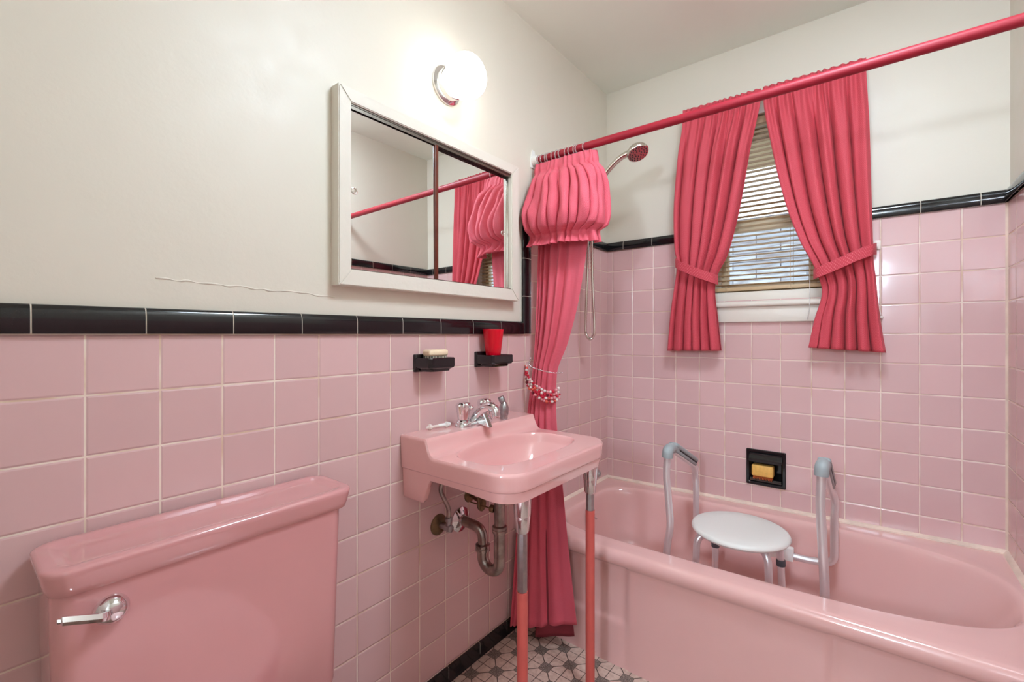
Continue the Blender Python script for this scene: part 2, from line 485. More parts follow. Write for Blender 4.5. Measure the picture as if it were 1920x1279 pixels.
def cap_run(name, label, wall, a0, a1, first, z, h, pitch=.1525, gap=.0022):
    """row of bullnose tiles along a wall ('L','B','R'), joints at first + k*pitch"""
    b = NB(); prof = cap_profile(h)
    js = []
    k = math.ceil((a0-first)/pitch)
    while first + k*pitch < a1: js.append(first + k*pitch); k += 1
    cuts = [a0] + [j for j in js if a0+.01 < j < a1-.01] + [a1]
    for s, e in zip(cuts[:-1], cuts[1:]):
        s2, e2 = s + (gap/2 if s > a0 else 0), e - (gap/2 if e < a1 else 0)
        if wall == 'L': prism(b, [(o_, z+q) for o_, q in prof], 'Y', s2, e2)
        if wall == 'B': prism(b, [(D-o_, z+q) for o_, q in prof], 'X', s2, e2)
        if wall == 'R': prism(b, [(W-o_, z+q) for o_, q in prof], 'Y', s2, e2)
    o = struct(name, b, M['black'], label)
    g = NB()
    gp = [(p*.88, q*.985) for p, q in prof]
    if wall == 'L': prism(g, [(o_, z+q) for o_, q in gp], 'Y', a0, a1)
    if wall == 'B': prism(g, [(D-o_, z+q) for o_, q in gp], 'X', a0, a1)
    if wall == 'R': prism(g, [(W-o_, z+q) for o_, q in gp], 'Y', a0, a1)
    struct('grout', g, M['grout'], None, o)
    return o
# fix prism orientation: for 'B' the polygon lives in Y,Z
cap_run('trim_1', 'row of black cap tiles above the pink wainscot behind the sink', 'L', YF, 1.4585, .0974, ZL+.001, .050)
b = NB()
zz = ZL+.001
while zz < ZT+.042:
    z1 = min(zz+.1525, ZT+.043)
    prism(b, [(.0, 1.4605), (.004, 1.4607), (.009, 1.468), (.010, 1.478), (.010, 1.506), (.009, 1.508), (0, 1.508)], 'Z', zz+.001, z1-.001)
    zz += .1525
vt = struct('trim_2', b, M['black'], 'upright column of black cap tiles behind the shower curtain')
b = NB(); prism(b, [(0, 1.4607), (.0035, 1.461), (.008, 1.469), (.009, 1.479), (.009, 1.5075), (0, 1.5078)], 'Z', ZL+.001, ZT+.042); struct('grout', b, M['grout'], None, vt)
cap_run('trim_3', 'short row of black cap tiles on the left wall above the tub', 'L', 1.5095, D-.010, D-.062-.1525*3, ZT, .043)
cap_run('trim_4', 'row of black cap tiles on the window wall, left of the window', 'B', 0, WX0-.046, .0940, ZT, .043)
cap_run('trim_7', 'row of black cap tiles on the window wall, right of the window', 'B', WX1+.046, W, 1.2399-.1525*2, ZT, .043)
cap_run('trim_5', 'row of black cap tiles on the right wall above the tub', 'R', TUBY, D-.010, D-.010-.1525*4, ZT, .043)
def base_run():
    b = NB(); y = YF
    cuts = [YF] + [1.352-.1525*k for k in range(9, -1, -1)] + [TUBY]
    for s, e in zip(cuts[:-1], cuts[1:]):
        prism(b, [(0, .003), (.013, .003), (.011, .010), (.009, .016), (.009, .053), (0, .053)], 'Y', s+.001, e-.001)
    o = struct('baseboard_left', b, M['black'], 'black tile base along the floor of the left wall')
    g = NB(); add_box(g, 0, .008, YF, TUBY, 0, .052); struct('grout', g, M['grout'], None, o)
base_run()

# ------------------------------------------------------------------ window
b = NB()
Yw = D+.045
add_box(b, WX0, WX0+.025, Yw, Yw+.06, WZ0, WZ1); add_box(b, WX1-.025, WX1, Yw, Yw+.06, WZ0, WZ1); add_box(b, WX0, WX1, Yw, Yw+.06, WZ1-.03, WZ1)
add_box(b, WX0, WX1, D+.012, Yw+.06, WZ0-.02, 1.338)
win = struct('window_1', b, M['reveal'], 'small double-hung window over the tub between the rose curtains')
def sash(z0, z1, y, rail, m):
    b = NB()
    x0, x1 = WX0+.025, WX1-.025
    add_box(b, x0, x0+.03, y, y+.025, z0, z1, bev=.002); add_box(b, x1-.03, x1, y, y+.025, z0, z1, bev=.002)
    add_box(b, x0+.03, x1-.03, y, y+.025, z0, z0+rail[0], bev=.002); add_box(b, x0+.03, x1-.03, y, y+.025, z1-rail[1], z1, bev=.002)
    s = struct('sash', b, m, None, win)
    g = NB(); add_box(g, x0+.028, x1-.028, y+.011, y+.013, z0+rail[0]-.002, z1-rail[1]+.002); obj('pane', g, M['glass'], s)
sash(1.338, 1.665, Yw+.004, (.035, .055), M['sash'])
sash(1.625, WZ1-.03, Yw+.032, (.045, .05), M['sash'])
b = NB()
for x0, x1, z0, z1 in ((WX0-.045, WX0, 1.27, WZ1+.045), (WX1, WX1+.045, 1.27, WZ1+.045), (WX0, WX1, WZ1, WZ1+.045)):
    add_box(b, x0, x1, D-.014, D+.008, z0, z1, bev=.003)
struct('casing', b, M['trimw'], None, win)
b = NB(); add_box(b, WX0-.06, WX1+.06, D-.034, D+.05, 1.270, 1.294, bev=.008, seg=3); struct('sill', b, M['trimw'], None, win)
b = NB(); add_box(b, WX0-.045, WX1+.045, D-.016, D+.001, 1.203, 1.2705, bev=.004); struct('apron', b, M['trimw'], None, win)
b = NB(); add_box(b, WX0, WX1, D+.006, D+.02, 1.294, 1.338, bev=.003); struct('stop_board', b, M['trimw'], None, win)

# outside: the shingled wall next door and the eave over the window
b = NB(); add_box(b, -6, 8, 5.0, 5.2, -.5, 2.30); struct('wall_outside', b, M['shingle'], 'grey weathered wall seen through the lower window sash')
b = NB(); add_box(b, -2, 4, D+.14, 2.86, 2.08, 2.16); struct('ceiling_outside', b, simple('eave_boards', srgb(170, 150, 118), .8, nz=.1, nscale=5), 'underside of the eave seen through the top of the window')

# blind
bl = thing('window_blind', (.74, D+.02, 1.34), 'beige slatted blind hanging open in the small window', 'blind')
b = NB(); add_box(b, WX0+.004, WX1-.004, D+.004, D+.036, 2.065, 2.097, bev=.003); obj('headrail', b, M['blind'], bl)
zs = 1.372; yb = D+.023; SL = 0
sl_me = None
while zs < 2.06:
    if sl_me is None:
        b = NB()
        rows = []
        for x in (WX0+.008, WX1-.008):
            rows.append([V(x, yb + .0095*math.cos(a)*1.0, .0018*math.sin(a)*1.0 + .0025*(yb*0) + zs + .0016*math.cos(a)*(-1)) for a in [PI*k/8 for k in range(9)]] +
                        [V(x, yb + .0095*math.cos(a), .0018*math.sin(a) - .0008 + zs - .0016*math.cos(a)) for a in [PI*k/8 for k in range(8, -1, -1)]])
        loft(b, rows)
        o = obj('slat', b, M['blind'], bl); sl_me = o; z_first = zs
    else:
        o = sl_me.copy(); COL.objects.link(o); adopt(o, bl); o.location = (0, 0, zs - z_first)
    zs += .0215
b = NB(); add_box(b, WX0+.006, WX1-.006, yb-.013, yb+.013, 1.343, 1.360, bev=.004); obj('bottom_rail', b, M['blind'], bl)
for x in (.588, .838):
    b = NB()
    for dx, dy in ((-.004, -.0145), (.004, .0145)): tube(b, [(x+dx, yb+dy, 1.35), (x+dx, yb+dy, 2.07)], .0009, 6)
    tube(b, [(x, yb-.0145, 1.352), (x, yb-.0150, 1.315)], .0010, 6)
    obj('ladder_cord', b, M['cordm'], bl)
b = NB(); tube(b, smooth_path([(.905, D-.002, 2.06), (.906, D-.004, 1.6), (.906, D-.037, 1.30), (.905, D-.037, 1.25)], 6), .0011, 6); tube(b, smooth_path([(.905, D-.037, 1.25), (.901, D-.032, 1.228), (.897, D-.024, 1.212)], 5), .0018, 6)
obj('pull_cord', b, M['white'], bl)

# ------------------------------------------------------------------ drapery
def interp_rows(rows, n):
    """rows: (param, value list) -> Catmull interpolation in param"""
    ps = [r[0] for r in rows]
    m = len(rows[0][1])
    out = []
    for k in range(n+1):
        p = ps[0] + (ps[-1]-ps[0])*k/n
        i = 0
        while i < len(ps)-2 and p > ps[i+1]: i += 1
        h = ps[i+1]-ps[i]; t = (p-ps[i])/h
        vals = []
        for c in range(m):
            y0, y1 = rows[i][1][c], rows[i+1][1][c]
            # monotone tangents
            def slope(j):
                if j <= 0 or j >= len(ps)-1: return 0 if not (0 < j < len(ps)-1) else 0
                d0 = (rows[j][1][c]-rows[j-1][1][c])/(ps[j]-ps[j-1]); d1 = (rows[j+1][1][c]-rows[j][1][c])/(ps[j+1]-ps[j])
                return 0 if d0*d1 <= 0 else 2*d0*d1/(d0+d1)
            def es(j):
                if j == 0: return (rows[1][1][c]-rows[0][1][c])/(ps[1]-ps[0])
                if j == len(ps)-1: return (rows[-1][1][c]-rows[-2][1][c])/(ps[-1]-ps[-2])
                return slope(j)
            m0, m1 = es(i)*h, es(i+1)*h
            vals.append((2*t**3-3*t*t+1)*y0 + (t**3-2*t*t+t)*m0 + (-2*t**3+3*t*t)*y1 + (t**3-t*t)*m1)
        out.append((p, vals))
    return out

def drape(name, rows, fold, mat, parent, nu=300, nv=80, cloth=1.0, thick=.0012, warp=None):
    """rows: list of (v, [za, zb, path xy..., hi, lo]); fold(u, v, hi, lo) -> offset to the left-hand normal"""
    R = interp_rows(rows, nv)
    b = NB(); uvl = b.loops.layers.uv.new('UVMap')
    grid = []; v_len = 0; prev = None
    for v, val in R:
        za, zb, hi, lo = val[0], val[1], val[-2], val[-1]
        P = val[2:-2]
        pts = [Vector((P[2*i], P[2*i+1], 0)) for i in range(len(P)//2)]
        pp = smooth_path(pts, 12) if len(pts) > 2 else [pts[0].lerp(pts[1], k/12) for k in range(13)]
        cum = [0]
        for a, c in zip(pp[:-1], pp[1:]): cum.append(cum[-1] + (c-a).length)
        row = []; j = 0
        for k in range(nu+1):
            u = k/nu
            uu = warp(u) if warp else u
            s = uu*cum[-1]
            j = 0 if k == 0 else j
            while j < len(pp)-2 and cum[j+1] < s: j += 1
            f = (s-cum[j])/max(cum[j+1]-cum[j], 1e-9)
            p = pp[j].lerp(pp[j+1], f)
            tg = (pp[min(j+2, len(pp)-1)] - pp[max(j-1, 0)]).normalized()
            nr = Vector((tg.y, -tg.x, 0))
            off, tang = fold(u, v, hi, lo)
            q = p + nr*off + tg*tang
            q.z = za + (zb-za)*u
            row.append(q)
        z = za
        v_len += 0 if prev is None else abs(prev - z)
        prev = z
        grid.append(([b.verts.new(q) for q in row], v_len))
    for (r0, l0), (r1, l1) in zip(grid[:-1], grid[1:]):
        for k in range(nu):
            f = b.faces.new((r0[k], r0[k+1], r1[k+1], r1[k]))
            for lp, uv in zip(f.loops, ((k/nu*cloth, l0), ((k+1)/nu*cloth, l0), ((k+1)/nu*cloth, l1), (k/nu*cloth, l1))):
                lp[uvl].uv = uv
    o = obj(name, b, mat, parent, ang=80)
    md = o.modifiers.new('thickness', 'SOLIDIFY'); md.thickness = thick; md.offset = 0
    return o

def nz1(x, y=0., z=0.): return noise.noise(Vector((x, y, z)))

# ---- window curtains
def win_fold(seed, nh, nl):
    def f(u, v, hi, lo):
        w = u + .05*nz1(u*3.1, seed) + .012*nz1(u*6, v*2.2, seed+9)
        a = math.sin(2*PI*nh*w + 1.5*nz1(u*7, seed+3)) * (.75 + .6*nz1(u*9, seed+5))
        ph = PI*nl*1.35*w + seed
        lob = abs(math.sin(ph))**.72                 # wide rounded fold, sharp crease
        c = 1.9*(lob - .72)*(.85 + .5*nz1(u*4.3, v*.8, seed+1)) + .30*math.sin(1.7*ph + seed*2 + v*1.5) + .22*nz1(u*11, v*2.0, seed+4)
        e = min(1, u/.05, (1-u)/.05)
        return (hi*a + lo*c)*(.3+.7*e), -.16*lo*math.sin(2*ph)*e
    return f
YC = 2.136
rod_w = None
def window_curtain(label, rows, band, seed, flip):
    x = sum(r[1][2] for r in rows)/len(rows)
    th = thing('window_curtain', (x, YC, 1.07), label, 'curtain', None)
    drape('panel', rows, win_fold(seed, 13, 4.2), M['fabw'], th, nu=260, nv=90, cloth=.75)
    # tie band: a folded strip round the front of the gathers
    b = NB(); uvl = b.loops.layers.uv.new('UVMap')
    bp = smooth_path([Vector(p) for p in band], 8)
    hw = .021
    R = []
    for p in bp:
        R.append([b.verts.new(p + V(0, d_, s_)) for d_, s_ in ((0, hw), (-.0035, hw*.96), (-.0045, 0), (-.0035, -hw*.96), (0, -hw), (.001, -hw*.9), (.001, hw*.9))])
    n = len(R[0])
    for i in range(len(R)-1):
        for j in range(n):
            f = b.faces.new((R[i][j], R[i][(j+1)%n], R[i+1][(j+1)%n], R[i+1][j]))
            for lp, uv in zip(f.loops, ((j*.01, i*.006), (j*.01+.01, i*.006), (j*.01+.01, i*.006+.006), (j*.01, i*.006+.006))): lp[uvl].uv = uv
    b.faces.new(R[0]); b.faces.new(list(reversed(R[-1])))
    obj('tie_band', b, M['fabw'], th, ang=50)
    return th
#        v   za    zb    Ax   Ay    Bx   By   hi    lo
def wr_(v, za, zb, ax, bx, hi, lo, y=YC): return (v, [za, zb, ax, y, bx, y, hi, lo])
LCR = [wr_(0, 2.182, 2.178, .418, .738, .008, .0), wr_(.035, 2.152, 2.148, .418, .738, .007, .001), wr_(.07, 2.118, 2.114, .416, .734, .008, .003),
       wr_(.2, 1.96, 1.95, .394, .700, .005, .021), wr_(.45, 1.70, 1.69, .377, .655, .002, .031), wr_(.62, 1.54, 1.50, .382, .607, .002, .031),
       wr_(.70, 1.472, 1.400, .395, .563, .003, .017, YC-.002), wr_(.74, 1.42, 1.35, .388, .556, .003, .017, YC-.002), wr_(.86, 1.24, 1.21, .362, .568, .002, .031), wr_(1, 1.073, 1.078, .348, .582, .001, .031)]
RCR = [wr_(0, 2.180, 2.176, .746, 1.085, .008, .0), wr_(.035, 2.150, 2.146, .746, 1.085, .007, .001), wr_(.07, 2.115, 2.111, .748, 1.086, .008, .003),
       wr_(.2, 1.95, 1.95, .773, 1.094, .005, .021), wr_(.45, 1.69, 1.68, .825, 1.100, .002, .031), wr_(.62, 1.53, 1.52, .874, 1.104, .002, .031),
       wr_(.72, 1.385, 1.42, .935, 1.107, .003, .017, YC-.002), wr_(.77, 1.32, 1.36, .950, 1.113, .003, .017, YC-.002), wr_(.88, 1.207, 1.22, .925, 1.124, .002, .031), wr_(1, 1.098, 1.083, .905, 1.142, .001, .031)]
window_curtain('left rose curtain over the tub window, gathered and tied back to the left', LCR,
               [(.388, YC+.02, 1.486), (.392, YC-.020, 1.478), (.43, YC-.044, 1.455), (.50, YC-.046, 1.420), (.556, YC-.036, 1.395), (.572, YC-.005, 1.388)], 1.3, False)
window_curtain('right rose curtain over the tub window, swept and tied back to the right', RCR,
               [(.922, YC-.005, 1.385), (.938, YC-.036, 1.388), (.99, YC-.046, 1.408), (1.06, YC-.044, 1.440), (1.104, YC-.026, 1.458), (1.116, YC+.03, 1.468)], 4.1, True)
cr = thing('window_curtain_rod', (.74, YC, 2.13), 'thin white rod hidden in the headings of the two window curtains', 'curtain rod')
b = NB(); tube(b, fillet([(.432, D+.004, 2.15), (.432, YC+.018, 2.15), (1.072, YC+.018, 2.15), (1.072, D+.004, 2.15)], .02), .0045, 10); obj('rod', b, M['white'], cr)
for x in (.432, 1.072):
    b = NB(); add_box(b, x-.008, x+.008, D-.001, D+.0075, 2.13, 2.17, bev=.002); obj('bracket', b, M['white'], cr)
hk = thing('curtain_hook', (1.118, D, 1.47), 'clear white plastic hook on the tile at the right curtain tie', 'hook')
b = NB(); add_box(b, 1.108, 1.128, D-.004, D+.001, 1.470, 1.505, bev=.002); obj('plate', b, M['offwhite'], hk)
b = NB(); tube(b, smooth_path([(1.118, D-.003, 1.480), (1.118, D-.016, 1.472), (1.118, D-.020, 1.482)], 6), .003, 8); obj('prong', b, M['offwhite'], hk)
b = NB(); tube(b, smooth_path([(1.117, D-.012, 1.30), (1.121, D-.010, 1.26), (1.128, D-.008, 1.225)], 6), .0018, 8); sphere(b, (1.130, D-.008, 1.214), .0065)
setp(obj('cord_end', b, M['offwhite']), 'white knobbed cord end hanging at the outer edge of the right window curtain', 'cord')

# ---- shower rod, rings, curtain
YR, ZR, RR = 1.540, 1.869, .0145
sr = thing('shower_rod', (W/2, YR, ZR), 'crimson shower curtain rod running wall to wall over the tub', 'shower rod')
b = NB(); tube(b, [(.004, YR, ZR), (W-.004, YR, ZR)], RR, 24); obj('rod', b, M['rodred'], sr)
b = NB(); prism(b, [(YR-.018, ZR-.03), (YR+.018, ZR-.03), (YR+.02, ZR+.005), (YR+.008, ZR+.045), (YR-.008, ZR+.045), (YR-.02, ZR+.005)], 'X', -.006, -.002)
lathe(b, [(.019, 0), (.019, .024), (.0165, .026)], (-.003, YR, ZR), (1, 0, 0), 24); obj('flange', b, M['white'], sr)
b = NB(); prism(b, [(YR-.018, ZR-.03), (YR+.018, ZR-.03), (YR+.02, ZR+.005), (YR+.008, ZR+.045), (YR-.008, ZR+.045), (YR-.02, ZR+.005)], 'X', W+.002, W+.006)
lathe(b, [(.019, 0), (.019, .024), (.0165, .026)], (W+.003, YR, ZR), (-1, 0, 0), 24); obj('flange', b, M['white'], sr)
ring0 = None
xs = [.034, .050, .064, .080, .097, .118, .138, .160, .182, .200, .214, .246]
for i, x in enumerate(xs):
    if ring0 is None:
        b = NB(); torus(b, (0, 0, 0), (1, 0, 0), .0205, .0022)
        tube(b, [(0, 0, -.0205), (0, -.002, -.032)], .002, 8)
        o = ring0 = obj('curtain_ring', b, M['clear'])
    else:
        o = ring0.copy(); COL.objects.link(o)
    o.location = (x, YR, ZR-.0045)
    o.rotation_euler = (0, 0, random.uniform(-.35, .35))
    setp(o, 'clear plastic curtain ring on the crimson rod, holding the gathered shower curtain', 'ring', 'clear rings on the shower rod')

sc = thing('shower_curtain', (.14, YR, ZR-.02), 'rose shower curtain with puffed valance, gathered beside the sink', 'shower curtain')
def main_fold(u, v, hi, lo):
    w = u**.60 + .02*nz1(u*5, v*1.3, 4.4)
    a = math.sin(2*PI*6.5*w + 1.2*nz1(u*4, 7.7)) * (.8 + .6*nz1(u*8, v*.7, 1.9))
    c = math.sin(2*PI*1.9*w + 1.1) + .5*math.sin(2*PI*3.7*w + .3 + v)
    k = max(0, 1-u*1.15)**.55*.95 + .06 + .35*(1-min(1, v/.55))
    e = min(1, (1-u)/.05, u/.02)
    return (hi*a*min(1, k) + lo*c*(1 - .45*min(1, v/.6)))*(.3+.7*e), 0
def mr_(v, za, zb, A, B, hi, lo):
    m = ((A[0]+B[0])/2, (A[1]+B[1])/2 - .006)
    return (v, [za, zb, A[0], A[1], m[0], m[1], B[0], B[1], hi, lo])
SCR = [mr_(0, 1.845, 1.845, (.03, 1.555), (.25, 1.555), .007, 0), mr_(.18, 1.56, 1.56, (.034, 1.530), (.252, 1.545), .010, .004), mr_(.32, 1.30, 1.30, (.036, 1.515), (.222, 1.53), .011, .008),
       mr_(.42, 1.12, 1.12, (.034, 1.505), (.180, 1.515), .010, .008), mr_(.485, 1.02, .995, (.030, 1.497), (.140, 1.498), .009, .006), mr_(.53, .93, .91, (.028, 1.480), (.148, 1.480), .009, .006),
       mr_(.60, .80, .80, (.030, 1.452), (.168, 1.455), .009, .007), mr_(.70, .60, .60, (.026, 1.425), (.205, 1.434), .010, .008), mr_(.82, .36, .36, (.022, 1.395), (.236, 1.428), .010, .008), mr_(1, .036, .108, (.020, 1.360), (.272, 1.425), .011, .010)]
drape('panel', SCR, main_fold, M['fab'], sc, nu=320, nv=110, cloth=.9)
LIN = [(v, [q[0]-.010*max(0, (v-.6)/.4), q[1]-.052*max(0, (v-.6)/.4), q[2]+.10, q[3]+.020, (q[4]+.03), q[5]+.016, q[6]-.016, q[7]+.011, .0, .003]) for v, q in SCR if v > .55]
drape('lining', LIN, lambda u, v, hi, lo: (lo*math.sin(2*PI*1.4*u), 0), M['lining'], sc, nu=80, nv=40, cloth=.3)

def val_fold(u, v, hi, lo):
    w = u + .045*nz1(u*4.7, 0., 3.3) + .048*nz1(u*7, v*2.2, 6.1)
    ph = PI*9.5*w + .6
    puff = abs(math.sin(ph))**.62 - .62            # rounded lobes with sharp creases between
    big = nz1(u*6.5, v*2.6, 2.2)*1.4 + .4*math.sin(2*PI*1.7*u + .8)
    wr = nz1(u*19, v*5.5, 8.)
    fine = math.sin(2*PI*11.5*w + 2.5*nz1(u*12, v*3, 5.)) * (.8 + .7*nz1(u*9, 1.7))
    e = min(1, u/.03, (1-u)/.03)
    return (lo*(puff*(2.3 + 1.2*nz1(u*5, 9.)) + .75*big + .55*wr) + hi*fine)*(.3+.7*e), -.20*lo*math.sin(2*ph)*e
def vr_(v, z, pts, hi, lo, dz=0):
    L = [z, z+dz]
    for p in pts: L += list(p)
    return (v, L + [hi, lo])
H0 = [(.018, 1.528), (.10, 1.525), (.19, 1.525), (.262, 1.527), (.280, 1.540), (.284, 1.555)]
H1 = [(.016, 1.520), (.10, 1.517), (.19, 1.517), (.264, 1.522), (.284, 1.540), (.288, 1.560)]
H2 = [(.016, 1.500), (.10, 1.492), (.20, 1.493), (.276, 1.502), (.298, 1.528), (.304, 1.570)]
H3 = [(.016, 1.474), (.10, 1.458), (.21, 1.460), (.288, 1.478), (.314, 1.516), (.320, 1.575)]
H4 = [(.018, 1.450), (.10, 1.430), (.21, 1.434), (.292, 1.458), (.322, 1.508), (.328, 1.572)]
H5 = [(.022, 1.456), (.10, 1.442), (.20, 1.446), (.278, 1.468), (.310, 1.506), (.322, 1.566)]
H6 = [(.026, 1.478), (.10, 1.474), (.18, 1.476), (.246, 1.490), (.282, 1.512), (.298, 1.550)]
H7 = [(.026, 1.462), (.10, 1.452), (.18, 1.454), (.250, 1.474), (.286, 1.504), (.302, 1.548)]
VAL = [vr_(0, 1.847, H0, .0045, .0015), vr_(.105, 1.813, H1, .0030, .001), vr_(.125, 1.806, H1, .0030, .003), vr_(.22, 1.775, H2, .002, .009), vr_(.45, 1.700, H3, .001, .014), vr_(.68, 1.610, H4, .001, .017),
       vr_(.80, 1.562, H5, .001, .016), vr_(.865, 1.538, H6, .004, .006), vr_(.90, 1.529, H6, .007, .004), vr_(1, 1.496, H7, .017, .006)]
drape('valance', VAL, val_fold, M['fab'], sc, nu=420, nv=110, cloth=.95)

# ---- bead tieback
tb = thing('beaded_tieback', (.02, 1.50, 1.03), 'tieback of chain and strung red and white beads holding the shower curtain', 'tieback')
b = NB(); tube(b, smooth_path([(-.004, 1.516, 1.052), (.008, 1.502, 1.046), (.012, 1.490, 1.036), (.018, 1.478, 1.030)], 6), .0022, 8); sphere(b, (.0, 1.514, 1.05), .006); obj('wall_hook', b, M['chrome'], tb)
ch = smooth_path([(.016, 1.478, 1.031), (.045, 1.463, 1.020), (.085, 1.464, 1.010), (.125, 1.470, 1.003), (.152, 1.480, 1.001), (.164, 1.500, 1.002)], 12)
b = NB()
acc = 0; last = ch[0]
for p in ch:
    if (p-last).length >= .0046 or p is ch[0]: sphere(b, p, .0026, 8, 6); last = p
tube(b, ch, .0009, 6); obj('chain', b, M['chrome'], tb)
bcols = [simple('bead_crimson', srgb(196, 20, 52), .2), simple('bead_pink', srgb(226, 150, 156), .2), simple('bead_white', srgb(226, 212, 208), .2), simple('bead_dark', srgb(110, 18, 36), .2), simple('bead_coral', srgb(228, 96, 80), .25)]
bead_me = {}
for s in range(4):
    dz = -.013*s
    pth = smooth_path([(.014-.002*s, 1.476, 1.022), (.020, 1.462-.001*s, 1.000+dz*.8), (.050, 1.450, .968+dz), (.090, 1.447, .944+dz), (.125, 1.452, .930+dz), (.150, 1.466, .934+dz), (.160, 1.486, .945+dz)], 14)
    b = NB(); tube(b, pth, .0008, 6); st = obj('bead_string', b, M['cordm'], tb)
    last = None; need = 0
    for p in pth:
        if last is None or (p-last).length >= need:
            c = random.choices(range(5), (5, 3, 4, 2, 1))[0]
            r = random.choice((.0042, .0052, .0060, .0060)); need = r*1.9; last = p
            if (c, r) not in bead_me:
                b = NB(); sphere(b, (0, 0, 0), r, 12, 8); o = obj('bead', b, bcols[c]); bead_me[(c, r)] = o.data
            else:
                o = bpy.data.objects.new('bead', bead_me[(c, r)]); COL.objects.link(o)
            o.parent = st; o.matrix_parent_inverse = Matrix.Translation(ROOTS[tb.name]).inverted() if False else Matrix.Identity(4)
            o.location = p

# ------------------------------------------------------------------ bathtub
def ray_sup(th, al, ar, b_, nl, nr, ):
    c, s = math.cos(th), math.sin(th)
    a, n = (ar, nr) if c >= 0 else (al, nl)
    return 1.0/((abs(c)/a)**n + (abs(s)/b_)**n)**(1/n)
def ray_rect(th, x0, x1, y0, y1, cx, cy):
    c, s = math.cos(th), math.sin(th)
    t_ = []
    if c > 1e-9: t_.append((x1-cx)/c)
    if c < -1e-9: t_.append((x0-cx)/c)
    if s > 1e-9: t_.append((y1-cy)/s)
    if s < -1e-9: t_.append((y0-cy)/s)
    return min(t_)
def build_tub():
    cx, cy = .75, 1.836
    X0, X1, Y0, Y1 = .003, W-.003, 1.448, D-.002
    ths = sorted([2*PI*k/420 for k in range(420)] + [math.atan2(y-cy, x-cx) % (2*PI) for x in (X0, X1) for y in (Y0, Y1)])
    ths = [t_ for i, t_ in enumerate(ths) if i == 0 or t_ - ths[i-1] > 1e-4]
    ZRM = .394
    tilt = lambda x, z: z + .0185*x*min(1, z/.39)
    sm = lambda e0, e1, x: (lambda t_: t_*t_*(3-2*t_))(max(0, min(1, (x-e0)/(e1-e0))))
    def outer(ins, z):
        r = []
        for th in ths:
            d = ray_rect(th, X0, X1, Y0, Y1, cx, cy)
            x, y = cx+d*math.cos(th), cy+d*math.sin(th)
            if y < Y0+1e-4:
                y += ins
                # shallow pressed panels in the apron
                if z < ZRM-.05:
                    g = math.exp(-((x-.436)/.012)**2) + math.exp(-((x-1.018)/.012)**2)
                    side = 1 - sm(.424, .448, x)*(1-sm(1.006, 1.030, x))
                    low = sm(.175, .145, z) if False else 1-sm(.140, .165, z)
                    y += .004*g + .006*side*(1-low)
            elif y < Y0+ins: y = Y0+ins
            r.append(V(x, y, tilt(x, z)))
        return r
    def inner(al, ar, b_, nl, nr, z, dx=0):
        return [V(cx+dx+ray_sup(th, al, ar, b_, nl, nr)*math.cos(th), cy+ray_sup(th, al, ar, b_, nl, nr)*math.sin(th), z) for th in ths]
    rings = []
    for z in (0, .02, .05, .08, .11, .130, .140, .146, .152, .158, .165, .175, .20, .24, .28, .31, .325): rings.append(outer(.016, z))
    rings += [outer(.0155, .335), outer(.011, .342), outer(.004, .349), outer(.0, .358), outer(-.001, .368), outer(.001, .378), outer(.006, .387), outer(.013, .3925)]
    # deck: from the outer rectangle to the basin edge
    o1 = outer(.024, ZRM)
    AL, AR, B_, NL, NR = .668, .672, .290, 6.5, 2.9
    i0 = inner(AL+.012, AR+.012, B_+.012, NL, NR, ZRM)
    i0 = [V(p.x, p.y, tilt(p.x, p.z)) for p in i0]
    rings.append(o1)
    for f in (.35, .7):
        rings.append([a.lerp(c, f) for a, c in zip(o1, i0)])
    rings.append(i0)
    prof = [(.0085, -.0006), (.005, -.0020), (.002, -.0042), (-.001, -.0075), (-.004, -.013), (-.007, -.03), (-.011, -.06), (-.017, -.11), (-.026, -.17), (-.038, -.225), (-.055, -.265), (-.085, -.298), (-.12, -.315), (-.18, -.322)]
    for ins, dz in prof:
        k = min(1, -dz/.31)
        slope = .17*k**1.15        # reclining slope at the right end
        q = inner(AL+ins, AR+ins-slope, B_+ins, NL-1.5*k, NR, ZRM+dz)
        rings.append([V(p.x, p.y, tilt(p.x, p.z)) for p in q])
    b = NB()
    R = loft(b, rings, True, True)
    return b
tub = thing('bathtub', (W/2, 1.83, 0), 'pink enamelled bathtub built in below the window', 'bathtub')
obj('tub_body', build_tub(), M['tub'], tub, ang=60)
b = NB()
lathe(b, [(.036, 0), (.036, .004), (.030, .009), (.0, .010)], (.101, 1.836, .325), (1, 0, .05), 8, True); op = obj('overflow_plate', b, M['chrome'], tub, ang=20)
b = NB(); tube(b, [(.107, 1.836, .330), (.135, 1.836, .322)], [.005, .0035], 10); obj('trip_lever', b, M['chrome'], op)
# caulk lines
b = NB()
tz = lambda x: .394 + .0185*x
prism(b, [(D-.014, -.004), (D-.013, .004), (D-.004, .011), (D+.002, .012), (D+.002, -.004)], 'X', .002, W-.002)
for v in b.verts: v.co.z += tz(v.co.x) + .0008*math.sin(v.co.x*40)
ck = setp(obj('trim_6', b, M['caulk']), 'line of old white caulk between the tub and the wall tile', 'trim', kind='structure')
b = NB(); prism(b, [(-.002, -.004), (.013, -.003), (.004, .010), (-.002, .012)], 'Y', 1.46, D-.002)
for v in b.verts: v.co.z += tz(0)
obj('left_bead', b, M['caulk'], ck)
b = NB(); prism(b, [(W+.002, -.004), (W-.016, -.003), (W-.008, .008), (W+.002, .014)], 'Y', 1.46, D-.002)
for v in b.verts: v.co.z += tz(W)
obj('right_bead', b, M['caulk'], ck)
b = NB(); prism(b, [(W-.006, D), (W, D), (W, D-.006)], 'Z', .42, ZT); obj('corner_bead', b, M['caulk'], ck)

